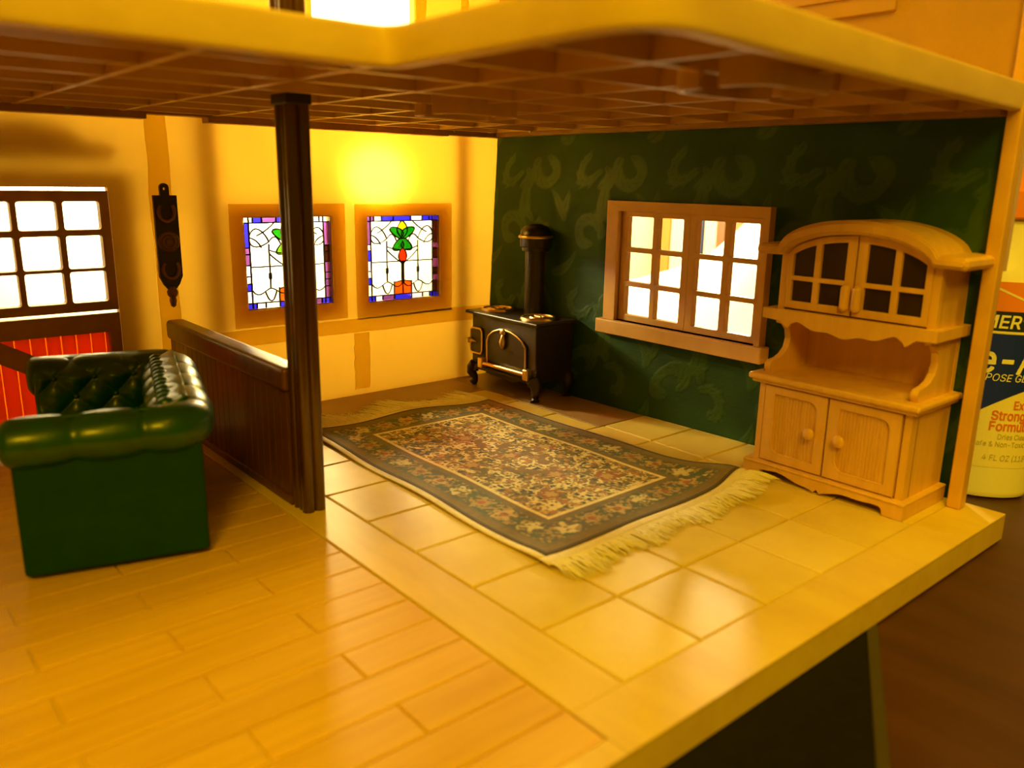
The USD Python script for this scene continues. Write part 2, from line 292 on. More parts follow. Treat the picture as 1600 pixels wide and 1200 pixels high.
def stained(n, W, seed, label):
    """A leaded window: lead lines cut the panel into pieces of glass, each its own piece."""
    y0, y1, z0, z1 = W; w, h = y1 - y0, z1 - z0
    win = thing(f'window_{n}', label, None, (-.3, (y0 + y1) / 2, z0), kind='structure')
    P = lambda u, v: (y0 + u * w, z1 - v * h)
    def L(*pts):                                     # smooth line through the points
        q = np.array([P(*p) for p in pts]);
        if len(q) > 2:
            from scipy.interpolate import make_interp_spline
            s = np.r_[0, np.cumsum(np.linalg.norm(np.diff(q, axis=0), axis=1))]; q = make_interp_spline(s, q, k=min(3, len(q) - 1))(np.linspace(0, s[-1], 16))
        return LineString(q)
    b, c = .075, .065
    lines = [L((0, c), (1, c)), L((0, 1 - c), (1, 1 - c)), L((b, 0), (b, 1)), L((1 - b, 0), (1 - b, 1))]
    for t in (.12, .22, .38, .62, .78, .88): lines += [L((t, 0), (t, c)), L((t, 1 - c), (t, 1))]
    for t in (.33, .40, .52, .64, .72, .80): lines += [L((0, t), (b, t)), L((1 - b, t), (1, t))]
    for s in (0, 1):
        X = lambda u: u if not s else 1 - u
        lines += [L((X(b), .54), (X(.5), .54)), L((X(b), .79), (X(.22), .81), (X(.285), .78), (X(.35), .81), (X(.5), .78)),
                  L((X(.285), .30), (X(.285), .78)), L((X(.285), .73), (X(.285), .78)), L((X(.22), .81), (X(.285), .92), (X(.35), .81)),
                  L((X(.5), .06), (X(.43), .16), (X(.5), .27)), L((X(.5), .27), (X(.42), .30), (X(.37), .40), (X(.45), .41), (X(.5), .30)),
                  L((X(.5), .27), (X(.40), .24), (X(.33), .15), (X(.42), .14), (X(.5), .25)),
                  L((X(b), .27), (X(.13), .32), (X(.21), .31), (X(.285), .27)), L((X(b), .22), (X(.16), .27), (X(.20), .33)),
                  L((X(.285), .27), (X(.25), .20), (X(.16), .13), (X(b), .20)), L((X(.285), .27), (X(.35), .22), (X(.42), .30)), L((X(.36), .06), (X(.28), .13), (X(.16), .20)),
                  L((X(.285), .36), (X(.37), .39), (X(.45), .40)), L((X(.285), .40), (X(.36), .47), (X(.47), .55)),
                  L((X(.5), .38), (X(.445), .46), (X(.5), .58)), L((X(.5), .56), (X(.495), .78)), L((X(.38), .78), (X(.38), 1 - c)), L((X(.38), .79), (X(.5), .77))]
    lines.append(L((.5, .79), (.5, 1 - c)))
    net = unary_union(lines + [sbox(y0, z0, y1, z1).boundary])
    lead = unary_union([net.buffer(.036), unary_union([L((.5, .56), (.5, .79)).buffer(.11), L((.285, .62), (.285, .67)).buffer(.09), L((.715, .62), (.715, .67)).buffer(.09)])]).intersection(sbox(y0, z0, y1, z1))
    part(win, 'lead_came', prism(lead, 'x', -.36, -.26), LEAD, smooth=False)
    r = random.Random(seed)
    for g in polygonize(net):
        if g.area < .012: continue
        p = g.representative_point(); u, v = (p.x - y0) / w, (z1 - p.y) / h; m = min(u, 1 - u)
        if v < c: k = r.choice(['blue', 'blue', 'violet', 'lilac', 'clear']) if abs(u - .5) > .12 else 'blue'
        elif v > 1 - c: k = r.choice(['clear', 'violet', 'clear', 'lilac']) if .12 < m < .38 else 'blue'
        elif u < b: k = r.choice(['lilac', 'blue', 'clear', 'lilac', 'violet'])
        elif u > 1 - b: k = r.choice(['violet', 'frame_shade', 'frame_shade', 'violet'])  # right column: shade of the deep frame put into the glass colour
        elif m > .44 and .40 < v < .58: k = 'red'
        elif m > .38 and v > .78: k = 'orange'
        elif .33 < v < .42 and m > .36: k = 'lime' if u < .5 else 'green'
        elif .13 < v < .27 and m > .33: k = 'green'
        elif v < .2 and m > .41: k = 'yellow'
        elif .24 < v < .42 and .285 < m < .47 and g.area < .42: k = 'yellow'
        elif v < .2 and m < .16 and u > .5: k = 'mint'
        elif .24 < m < .33 and .8 < v < .93: k = 'peach'
        elif .27 < v < .34 and m < .22: k = 'amber' if g.area < .1 else 'clear'
        else: k = 'clear'
        part(win, 'glass_piece', prism(g.buffer(-.01).simplify(.008), 'x', -.335, -.295), GL[k], smooth=False)
    fr = sbox(y0 - .02, z0 - .02, y1 + .02, z1 + .02).difference(sbox(y0 + .05, z0 + .05, y1 - .05, z1 - .05))
    part(win, 'window_frame', prism(fr, 'x', -.42, -.05), OUTER)
stained(1, W1, 3, 'small leaded stained glass window partly hidden by the dark post')
stained(2, W2, 5, 'small leaded stained glass window nearest the stove, tulip shape in plain sight')

door = thing('door_1', 'brown stable door with a glazed upper leaf and red boarded lower leaf', None, (0, -30, 0), kind='structure')
DC = [(-32.62, -30.9), (-30.64, -28.85), (-28.57, -26.83)]; DR = [(11.36, 12.79), (9.37, 11.06), (7.6, 9.22)]
leaf = sbox(-33.5, 7.12, -26.38, 13.32)
for a in DC:
    for q in DR: leaf = leaf.difference(rrect(a[0], q[0], a[1], q[1], .14))
ul = part(door, 'upper_leaf', prism(leaf, 'x', -.3, .25), DOORWOOD)
for a in DC:
    for q in DR: part(ul, 'pane', box(-.06, -.02, a[0] - .02, a[1] + .02, q[0] - .02, q[1] + .02), PANE, smooth=False)
ll = part(door, 'lower_leaf', prism(sbox(-33.5, .15, -26.38, 6.95).difference(sbox(-32.8, .8, -26.95, 5.95)), 'x', -.3, .25), DOORWOOD)
for i in range(9):
    y = -32.78 + i * .715 - .08
    part(ll, 'board', prism(sbox(max(y, -32.8) + .035, .8, min(y + .715, -26.95) - .035, 5.95), 'x', -.15, .02), RED)
part(ll, 'backing', box(-.22, -.17, -32.8, -26.95, .8, 5.95), RED)
part(ll, 'brace', prism(LineString([(-33.2, 6.0), (-29.4, 3.7)]).buffer(.5, cap_style=2).intersection(sbox(-32.8, .8, -26.95, 5.95)), 'x', .02, .18), DOORWOOD)

# ------------------------------------------------------------------ green wall
WIN = (12.4, 22.5, 5.65, 12.55)
def bend(m):
    """The wall leans: its foot does not quite follow its head."""
    v = np.array(m.vertices); v[:, 1] += np.clip(1 - v[:, 2] / 17.2, 0, 1) * (-.85 + .05 * v[:, 0]); m.vertices = v; return m
wr = thing('wall_right', 'dark green damask papered doll house wall behind the stove and hutch', None, (17, 0, 0), kind='structure')
gx = np.linspace(0, 33.4, 24); card = sbox(0, 0, 33.4, TOP).difference(sbox(WIN[0], WIN[2], WIN[1], WIN[3]))
strips = [card.intersection(sbox(gx[i], z0, gx[i + 1], z1)) for i in range(23) for z0, z1 in ((0, 5.65), (5.65, 12.55), (12.55, TOP))]
part(wr, 'wall_card', bend(cat([prism(s, 'y', .06, .25) for s in strips if s.area > 1e-6])), GREENCARD, smooth=False)
def damask(x, z):
    """Cover of the scrolling leaf figure, 0 to 1."""
    cw, ch = 7.4, 8.6; out = np.zeros_like(x)
    segs = []
    def leafs(cx, cz, a0, n, r0, turn, size):
        for i in range(n):
            a = a0 + turn * i * .55; r = r0 * (1 - .07 * i)
            segs.append((cx + r * math.cos(a), cz + r * math.sin(a), a + turn * 1.25, size * (1 - .05 * i), size * .42))
    leafs(1.9, 2.2, 0.2, 9, 1.35, 1, .75); leafs(5.4, 6.4, 3.3, 9, 1.4, 1, .78); leafs(5.2, 1.6, 2.0, 7, 1.0, -1, .6); leafs(1.8, 6.6, -1.0, 7, 1.05, -1, .62)
    for q in ((3.7, 4.3, 1.57, 1.5, .5), (3.7, 5.6, 1.0, .9, .36), (3.7, 5.6, 2.1, .9, .36), (3.7, 3.3, .5, .9, .3), (3.7, 3.3, 2.6, .9, .3), (.2, .3, .8, 1.2, .36), (7.1, 4.4, 2.2, 1.1, .34), (.4, 4.5, 1.2, .9, .3)): segs.append(q)
    wx = x + .35 * np.sin(z * 1.1) ; wz = z + .3 * np.sin(x * .9 + 1)
    for k, (cx, cz, a, la, lb) in enumerate(segs):
        dx = (wx - cx + cw / 2) % cw - cw / 2; row = np.floor((wz - cz + ch / 2) / ch); dz = (wz - cz + ch / 2) % ch - ch / 2
        u, v = dx * math.cos(a) + dz * math.sin(a), -dx * math.sin(a) + dz * math.cos(a); v = v - .28 * u * u / la
        d = np.sqrt((u / la) ** 2 + (v / (lb * np.clip(1 - .5 * u / la, .25, 1.6))) ** 2)
        out = np.maximum(out, np.clip((1.06 - d) * 9, 0, 1) * np.clip((np.abs(v) - .02) * 30, .35, 1))
    return out
nx, nz = 380, 200
X, Z = np.meshgrid(np.linspace(0, 33.4, nx), np.linspace(0, TOP, nz), indexing='ij')
vP = np.c_[X.ravel(), np.zeros(nx * nz), Z.ravel()]
i, j = np.meshgrid(np.arange(nx - 1), np.arange(nz - 1), indexing='ij'); cx, cz = X[:-1, :-1] + .045, Z[:-1, :-1] + .045
keep = ~((cx > WIN[0] - .2) & (cx < WIN[1] + .2) & (cz > WIN[2] - .2) & (cz < WIN[3] + .2))
q = np.stack([i * nz + j, (i + 1) * nz + j, (i + 1) * nz + j + 1, i * nz + j + 1], -1)[keep]
fP = np.vstack([q[:, [0, 1, 2]], q[:, [0, 2, 3]]])
dm = damask(X, Z).ravel()[:, None]; wob = meshkit.fbm(np.c_[X.ravel() * .5, Z.ravel() * .5, np.zeros(nx * nz)], 3)[:, None]
tint = (np.array([.019, .064, .010]) * (1 - dm) + np.array([.040, .096, .016]) * dm) * (.75 + .5 * wob)
vP[:, 1] = -.025 * dm[:, 0]
full = trimesh.Trimesh(np.vstack([vP, vP + [0, .05, 0]]), np.vstack([fP, fP[:, ::-1] + len(vP)]), process=False)
part(wr, 'wallpaper', bend(full), PAPER, smooth=True, prim={'tint': np.vstack([tint, tint]), 'gloss': np.r_[.62 - .24 * dm[:, 0], .62 - .24 * dm[:, 0]]})
part(wr, 'end_board', rbox(33.45, 34.05, -.42, .25, .0, 36, .08), WINWOOD, label='brown board capping the open end of the wall')
part(wr, 'end_strip', box(33.9, 34.04, .26, .62, 10.8, 30), LILAC_GLINT, label='thin outer edge strip tinted lilac for the bright light reflected there')

win3 = thing('window_3', 'brown casement window of twelve panes in the green wall', None, (17.2, 0, 5), kind='structure')
C3 = [(12.86, 14.93), (15.25, 17.18), (18.12, 20.02), (20.4, 22.22)]; R3 = [(10.33, 12.2), (8.22, 10.05), (6.15, 7.95)]
part(win3, 'casing', prism(sbox(11.4, 5.2, 22.95, 13.1).difference(sbox(12.35, 5.75, 22.6, 12.5)), 'y', -.42, .2), WINWOOD)
part(win3, 'sill', rbox(11.05, 23.3, -.75, .1, 4.85, 5.75, .08), WINWOOD)
for a, b in ((0, 2), (2, 4)):
    xs = C3[a][0] - .42 if a == 0 else 17.66, 17.64 if a == 0 else 22.58
    s = sbox(xs[0], 5.78, xs[1], 12.48)
    for q in C3[a:b]:
        for r in R3: s = s.difference(rrect(q[0], r[0], q[1], r[1], .1))
    sp = part(win3, 'sash', prism(s, 'y', -.12, .3), WINWOOD)
    for q in C3[a:b]:
        for r in R3: part(sp, 'pane', box(q[0] - .02, q[1] + .02, .1, .14, r[0] - .02, r[1] + .02), PANE, smooth=False)

# ------------------------------------------------------------------ upper storey slab seen from below
ZB, ZT = 17.3, 18.42
out = Polygon([(-.4, -62), (26.1, -62), (26.0, -29), (25.95, -25.15), (34.2, -25.3)] + arc(34.45, -23.95, 1.35, -85, -2, 8) + [(35.5, -21), (33.95, .3), (33.6, .6), (-.4, .6)])
ceiling = thing('ceiling', 'brown ribbed underside of the upper storey with a deep beige rounded edge', None, (15, -15, 17), kind='structure')
part(ceiling, 'slab', prism(out.buffer(-.1), 'z', 18.05, 18.40), SLAB)
outer = out
def fascia():
    """The rim: a closed band round the slab with rounded arrises."""
    prof = [(.0, ZB + .16), (.05, ZB + .05), (.16, ZB), (.42, ZB), (.42, ZT - .02), (.16, ZT), (.05, ZT - .05), (.0, ZT - .16)]
    line = LineString(list(outer.exterior.coords)[1:-3]); pts = [line.interpolate(d) for d in np.r_[np.arange(0, line.length, .35), line.length]]
    p = np.array([[a.x, a.y] for a in pts]); p = np.vstack([p[:1] + (p[:1] - p[1:2]) * 80, p])
    for _ in range(2):
        q = p.copy(); q[2:-1] = (p[1:-2] + p[2:-1] * 2 + p[3:]) / 4; p = q
    t = np.gradient(p, axis=0); t /= np.linalg.norm(t, axis=1, keepdims=True); nrm = np.c_[-t[:, 1], t[:, 0]]
    v = np.array([[(*(a + n * o), z) for o, z in prof] for a, n in zip(p, nrm)]).reshape(-1, 3); k = len(prof)
    i, j = np.meshgrid(np.arange(len(p) - 1), np.arange(k), indexing='ij'); j2 = (j + 1) % k
    q = np.stack([i * k + j, i * k + j2, (i + 1) * k + j2, (i + 1) * k + j], -1).reshape(-1, 4)
    m = trimesh.Trimesh(v, np.vstack([q[:, [0, 1, 2]], q[:, [0, 2, 3]]]), process=False); m.fix_normals(); return m
part(ceiling, 'fascia', fascia(), SLAB, smooth=40, label='deep beige edge band, notched inwards at the post')
inn = out.buffer(-.3)
for kx in range(9):
    x = 31.9 - 3.75 * kx
    for g in polys(inn.intersection(sbox(x - .12, -50, x + .12, 1))): part(ceiling, 'rib', prism(g, 'z', ZB + .02, 18.06), RIB)
for ky in range(9):
    y = -1.6 - 4.78 * ky
    for g in polys(inn.intersection(sbox(-1, y - .12, 40, y + .12))): part(ceiling, 'rib', prism(g, 'z', ZB + .03, 18.06), RIB)
for a, b, d in ((-60, -24.3, 17.0), (-24.3, -21.1, 17.25), (-21.1, -5, 16.98), (-5, -.2, 17.05)): part(ceiling, 'ledge', box(.06, 1.0, a, b - .02, d, 18.05), LEDGE)
part(ceiling, 'ledge', box(1.02, 33.4, -1.0, -.08, 17.12, 18.05), LEDGE)
for x, y in ((4.6, -1.02), (17.1, -1.02), (29.6, -1.02)): part(ceiling, 'screw', lathe([(.001, .08), (.2, .06), (.24, -.05), (.24, -.2)], (x, y, 17.5), 14, '-y'), STEEL)
for y in (-28, -17.4, -4.5): part(ceiling, 'screw', lathe([(.001, .08), (.2, .06), (.24, -.05), (.24, -.2)], (1.02, y, 17.45), 14, 'x'), STEEL)
def socket(x0, x1, y0, y1, zb):
    r = rrect(x0, y0, x1, y1, .9); ring = r.difference(r.buffer(-.2))
    ring = ring.difference(sbox(x0 + (x1 - x0) * .38, y0 - 1, x0 + (x1 - x0) * .58, y0 + .7)).difference(sbox(x0 + .9, y1 - .4, x0 + 1.4, y1 + .4))
    for g in polys(ring): part(ceiling, 'socket_wall', prism(g, 'z', zb, 18.06), RIB)
socket(30.7, 34.0, -18.7, -14.5, 16.85); socket(15.7, 19.0, -17.9, -13.9, 16.85); socket(18.6, 20.6, -37.4, -33.9, 16.4)

# ------------------------------------------------------------------ upper storey walls
uw = sbox(-60, 18.42, 0, 40)
for a in ((-14.2, -7.0, 21.2, 29), (-32, -25, 21.2, 29)): uw = uw.difference(sbox(a[0], a[2], a[1], a[3]))
up = thing('wall_upper', 'cream upper storey wall with bright window openings above the balcony edge', None, (0, -18, 18.4), kind='structure')
part(up, 'wall_card', prism(uw, 'x', -.55, 0), CREAM)
part(up, 'timber', prism(wavy(-6.9, -6.1, 18.5, 36, 5), 'x', .012, .06), TIMBER)
part(up, 'timber', prism(wavy(-3.3, -2.7, 18.5, 36, 6), 'x', .012, .06), TIMBER)
part(up, 'timber', prism(wavy(-24.6, -14.9, 18.5, 20.6, 8), 'x', .012, .06), TIMBER)
ur = thing('wall_upper_side', 'plain tan upper storey wall above the hutch', None, (17, 0, 18.4), kind='structure')
part(ur, 'wall_card', box(0, 33.4, 0, .7, 18.42, 40), TAN)
part(ur, 'raised_panel', rbox(16, 28.1, -.22, .05, 21.85, 34, .06), TAN)
part(ur, 'raised_panel', rbox(16.6, 27.5, -.34, -.18, 22.6, 33.4, .06), TAN)

# ------------------------------------------------------------------ post and half wall
post = thing('wooden_post', 'tall dark brown fluted post at the end of the half wall', 'post', (15.7, -23.4, 0))
shaft = sbox(15.3, -23.62, 16.24, -22.98).union(unary_union([Point(x, y).buffer(.27, 10) for x in (15.36, 16.16) for y in (-23.56, -23.06)])).union(unary_union([Point(15.76, y).buffer(.2, 8) for y in (-23.58, -23.04)]))
part(post, 'shaft', prism(shaft, 'z', 0, 17.0), POST, smooth=50)
part(post, 'capital', rbox(15.06, 16.46, -23.86, -22.78, 16.95, 17.36, .05), BLACK, label='plain black band at the head of the post')
up_post = thing('upper_post', 'dark brown post standing on the upper storey above the balcony edge', 'post', (15.7, -23.4, 18.4))
part(up_post, 'shaft', prism(shaft, 'z', 18.4, 36), POST, smooth=50)
half = thing('half_wall', 'low dark brown boarded partition running from the post to the cream wall', 'partition', (7.5, -23.5, 0))
part(half, 'panel', box(.06, 15.12, -23.66, -23.2, .0, 5.3), DARKWOOD)
for i in range(22): part(half, 'board', cbox(.1 + i * .675, .1 + (i + 1) * .675 - .05, -23.78, -23.62, .35, 5.2, .0), DARKWOOD, smooth=False)
part(half, 'foot_rail', rbox(.06, 15.12, -23.88, -23.15, 0, .4, .06), DARKWOOD)
part(half, 'cap_rail', rbox(.06, 15.12, -24.0, -22.95, 5.2, 6.28, .22), DARKWOOD)

# ------------------------------------------------------------------ sofa
A0, ANG = np.array([15.98, -34.44]), 75.0
sofa = thing('chesterfield_sofa', 'glossy green buttoned leather sofa with pleated rolled arms', 'sofa', (A0[0], A0[1], 0), ANG)
SD, SL, SH = 6.25, 11.4, 5.1                                   # depth (local x), length (local y), roll height
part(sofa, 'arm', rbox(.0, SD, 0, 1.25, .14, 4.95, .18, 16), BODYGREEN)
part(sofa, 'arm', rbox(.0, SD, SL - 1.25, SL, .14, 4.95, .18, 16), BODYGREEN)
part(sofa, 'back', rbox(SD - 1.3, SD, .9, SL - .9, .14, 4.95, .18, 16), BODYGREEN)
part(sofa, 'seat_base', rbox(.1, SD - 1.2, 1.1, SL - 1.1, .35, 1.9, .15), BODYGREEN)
def pillow(x0, x1, y0, y1, z0, z1, n=18, puff=.25):
    u = np.linspace(0, 1, n); U, V = np.meshgrid(u, u, indexing='ij')
    h = (1 - np.abs(2 * U - 1) ** 6) ** .5 * (1 - np.abs(2 * V - 1) ** 6) ** .5
    P = np.stack([x0 + U * (x1 - x0), y0 + V * (y1 - y0), z0 + (z1 - z0) * (h * .75) + puff * h * (1 - (2 * U - 1) ** 2 * .5 - (2 * V - 1) ** 2 * .5)], -1)
    Pb = P.copy(); Pb[..., 2] = z0; v = np.vstack([P.reshape(-1, 3), Pb.reshape(-1, 3)]); k = n * n
    i, j = np.meshgrid(np.arange(n - 1), np.arange(n - 1), indexing='ij'); a, b, c, d = i * n + j, (i + 1) * n + j, (i + 1) * n + j + 1, i * n + j + 1
    q = np.stack([a, b, c, d], -1).reshape(-1, 4); q = np.vstack([q, q[:, ::-1] + k]); return trimesh.Trimesh(v, np.vstack([q[:, [0, 1, 2]], q[:, [0, 2, 3]]]), process=False)
for a in range(3):
    y0 = 1.2 + a * (SL - 2.4) / 3; part(sofa, 'seat_cushion', pillow(.0, SD - 1.35, y0 + .03, y0 + (SL - 2.4) / 3 - .03, 1.85, 2.9), LEATHER, smooth=60)
def roll_path():
    P = []; yn, yf, xb = .36, SL - .36, SD - .30
    for x in np.linspace(-.28, xb - .9, 42): P.append((x, yn))
    P += arc(xb - .9, yn + .9, .9, -90, 0, 16)[1:]
    for y in np.linspace(yn + .9, yf - .9, 84)[1:]: P.append((xb, y))
    P += arc(xb - .9, yf - .9, .9, 0, 90, 16)[1:]
    for x in np.linspace(xb - .9, -.28, 42)[1:]: P.append((x, yf))
    return np.array([(x, y, SH) for x, y in P])
rp = roll_path(); sl = np.r_[0, np.cumsum(np.linalg.norm(np.diff(rp, axis=0), axis=1))]
pl = np.abs(np.sin(np.pi * (sl - .02) / 2.28)) ** .45
rad = .76 + .20 * pl; rad[[0, -1]] *= .72; rad[[1, -2]] *= .92
roll = tube(rp, rad, 22); roll.vertices[:, 2] = SH + (roll.vertices[:, 2] - SH) * .95
part(sofa, 'rolled_top', roll, LEATHER, smooth=70)
def tufted(org, eu, ev, en, w, h, nu, nv, depth, name):
    """A buttoned panel: origin, along, up, outwards."""
    n, m = int(w / .09), int(h / .09); U, V = np.meshgrid(np.linspace(0, w, n), np.linspace(0, h, m), indexing='ij'); org, eu, ev, en = (np.array(a, float) for a in (org, eu, ev, en))
    a, b = U / w * nu, V / h * nv
    D = np.abs(np.sin(np.pi * (a + b) / 2)) ** .5 * np.abs(np.sin(np.pi * (a - b) / 2)) ** .5
    edge = np.clip(np.minimum(np.minimum(U, w - U), np.minimum(V, h - V)) / .35, 0, 1) ** .5
    back = -1.05 * np.clip((V / h - .72) / .28, 0, 1) ** 2
    P = org + U[..., None] * eu + V[..., None] * ev + (depth * D * edge + back)[..., None] * en
    pn = part(sofa, name, sheet(P, .15), LEATHER, smooth=True)
    for i in range(1, nu):
        for j in range(1, nv):
            if (i + j) % 2 == 0:
                c = org + eu * w * i / nu + ev * h * j / nv + en * .04; part(pn, 'button', ball(c, .13, 1), LEATHER, smooth=True)
tufted((SD - 1.36, 1.15, 2.5), (0, 1, 0), (0, 0, 1), (-1, 0, 0), SL - 2.3, 3.5, 10, 4, .34, 'back_tufting')
tufted((.0, SL - 1.30, 2.5), (1, 0, 0), (0, 0, 1), (0, -1, 0), SD - 1.3, 3.5, 6, 4, .32, 'arm_tufting')
tufted((SD - 1.4, 1.30, 2.5), (-1, 0, 0), (0, 0, 1), (0, 1, 0), SD - 1.45, 3.5, 6, 4, .32, 'arm_tufting')
def bumps():                                                  # the gathered folds along the inside of the rolled back
    out = []
    for i in range(13):
        y = 1.5 + i * (SL - 3) / 12
        out.append((ball((SD - 1.08, y, SH + .62), .36, 2, (1.0, .72, .8)), y))
    return out
for b, y in bumps(): part(sofa, 'fold', b, LEATHER, smooth=True)
for x in (.7, SD - .7):
    for y in (.7, SL - .7): part(sofa, 'foot', lathe([(.001, 0), (.22, 0), (.28, .08), (.2, .2), (.001, .2)], (x, y, 0), 14), BLACK)

# ------------------------------------------------------------------ rug
rug = thing('oriental_rug', 'finely patterned oriental rug with cream fringes on the tiled floor', 'rug', (16, -12, 0))
C00, C01, C10, C11 = np.array([6.0, -18.35]), np.array([6.5, -5.95]), np.array([26.2, -18.75]), np.array([25.75, -5.35])
def rugmap(u, v):
    """u from the far end to the near end, v from the left edge to the right edge; height of the slightly buckled cloth."""
    u, v = np.asarray(u, float), np.asarray(v, float)
    p = (C00 * ((1 - u) * (1 - v))[..., None] + C01 * ((1 - u) * v)[..., None] + C10 * (u * (1 - v))[..., None] + C11 * (u * v)[..., None])
    z = .16 + .10 * np.exp(-((u - .98) / .05) ** 2) * (.5 + .5 * np.sin(v * 9.0 + .5)) + .07 * np.exp(-(v / .04) ** 2) * (.5 + .5 * np.sin(u * 13))
    z = z + .55 * np.exp(-(((u - 1) / .14) ** 2 + ((v - 1) / .10) ** 2)) + .16 * np.exp(-(((u - 0) / .05) ** 2)) * (.5 + .5 * np.sin(v * 10 + 2.0))
    p = p + np.stack([.10 * np.sin(v * 11) * (u > .9) * (u - .9) * 10 + .22 * np.sin(v * 7.5 + 1) * np.clip(1 - u * 8, 0, 1), .06 * np.sin(u * 14)], -1)
    return np.concatenate([p, z[..., None]], -1)
nu, nv = 460, 300
U, V = np.meshgrid(np.linspace(0, 1, nu), np.linspace(0, 1, nv), indexing='ij')
LU, LV = 20.0, 13.0
a, b = U * LU, V * LV                                         # centimetres along and across
e = np.minimum(np.minimum(a, LU - a), np.minimum(b, LV - b))
f1 = lambda s, k, sd: meshkit.fbm(np.stack([a * s, b * s, np.full_like(a, sd)], -1), k, sd)
fine, fine2, mid_, wob = f1(2.7, 2, 3), f1(3.6, 2, 9), f1(1.5, 2, 5), f1(6.5, 2, 8)
col = np.zeros((nu, nv, 3)); cream, olive, brown, navy, rust, gold, green, dark = (np.array(c) for c in ((.78, .66, .30), (.16, .125, .04), (.20, .13, .042), (.035, .05, .05), (.36, .10, .03), (.50, .33, .10), (.07, .11, .05), (.08, .05, .02)))
col[:] = olive
mirror = np.abs(b - LV / 2); vine = np.sin(a * 3.1 + 2.2 * np.sin(mirror * 2.2)) * np.cos(mirror * 3.4 + 1.5 * np.sin(a * 1.3))
wv = vine * .45 + (fine - .46) * 2.4
col = np.where((wv > .02)[..., None], cream, col)
col = np.where(((wv > .30) & (fine2 > .5))[..., None], brown, col)
col = np.where((fine2 > .70)[..., None], rust * .7 + gold * .3, col); col = np.where((fine2 < .30)[..., None], navy, col); col = np.where((wob > .68)[..., None], gold, col)
med = np.exp(-(((a - LU / 2) / 3.6) ** 2 + ((b - LV / 2) / 2.3) ** 2))            # darker, redder ground towards the middle figure
col = np.where(((med > .45) & (wv < .12) & (mid_ > .42))[..., None], rust * .25 + olive * .75, col)
for (pa, pb) in ((6.2, 6.5), (13.6, 6.5), (10, 6.5), (4.6, 4.6), (4.6, 8.4), (15.4, 4.6), (15.4, 8.4), (10, 4.0), (10, 9.0)):
    rr = np.hypot(a - pa, (b - pb)); th = np.arctan2(b - pb, a - pa)
    col = np.where((rr < .5 + .12 * np.cos(6 * th) + .6 * (fine - .5))[..., None], rust * .8 + olive * .2, col); col = np.where((rr < .32 + .06 * np.cos(6 * th))[..., None], gold, col)
B = lambda lo, hi: (e >= lo) & (e < hi)
col[B(2.55, 2.75)] = cream; col[B(2.35, 2.55)] = brown * .9; col[B(2.15, 2.35)] = olive
bord = B(.75, 2.15); col[bord] = navy * .45 + olive * .55
along = np.where(np.minimum(b, LV - b) < np.minimum(a, LU - a), a, b); per = np.where(np.minimum(b, LV - b) < np.minimum(a, LU - a), LU / 12, LV / 8)
ph = along / per; cell = np.floor(ph); du, dv = (ph - cell - .5) * per, e - 1.45
rr, th = np.hypot(du, dv), np.arctan2(dv, du)
k3 = (cell.astype(int) % 3)
petal = .47 + .12 * np.cos(5 * th + cell) + .5 * (fine2 - .5)
c1 = np.where((k3 == 0)[..., None], gold * 1.0, np.where((k3 == 1)[..., None], cream * .75, gold * .75 + olive * .25))
col = np.where((bord & (rr < petal))[..., None], c1, col); col = np.where((bord & (rr < .20) & (k3 != 1))[..., None], rust, col); col = np.where((bord & (wob < .36) & (rr < .5))[..., None], olive, col)
stem = np.abs(dv - .38 * np.sin(ph * 2 * np.pi)) < .09; col = np.where((bord & stem & (rr > petal))[..., None], gold * .6 + green * .4, col)
col = np.where((bord & (wob > .60) & (rr > petal))[..., None], gold * .7, col); col = np.where((bord & (fine2 > .60) & (rr > petal))[..., None], green, col)
col[B(.58, .75)] = olive; col[B(.34, .58)] = brown; col[B(.2, .34)] = olive * 1.2; col[B(-1, .2)] = dark
col = col * (.82 + .36 * wob)[..., None]
P = rugmap(U, V); sh = sheet(P[:, ::1], .12)
part(rug, 'pile', sh, RUGTOP, smooth=True, prim={'tint': np.vstack([col.reshape(-1, 3)] * 2)})
def band(u0, u1, v0, v1, n, m, dz=-.02):
    uu, vv = np.meshgrid(np.linspace(u0, u1, n), np.linspace(v0, v1, m), indexing='ij'); Q = rugmap(uu, vv); Q[..., 2] += dz; return sheet(Q, .09)
part(rug, 'selvage', band(-.005, 1.0, -.022, .0, 90, 3), WEFT, smooth=True); part(rug, 'selvage', band(-.005, 1.0, 1.0, 1.008, 90, 3), WEFT, smooth=True)
part(rug, 'end_band', band(1.0, 1.028, -.022, 1.008, 4, 60), WEFT, smooth=True); part(rug, 'end_band', band(-.02, .0, -.022, 1.0, 4, 60), WEFT, smooth=True)
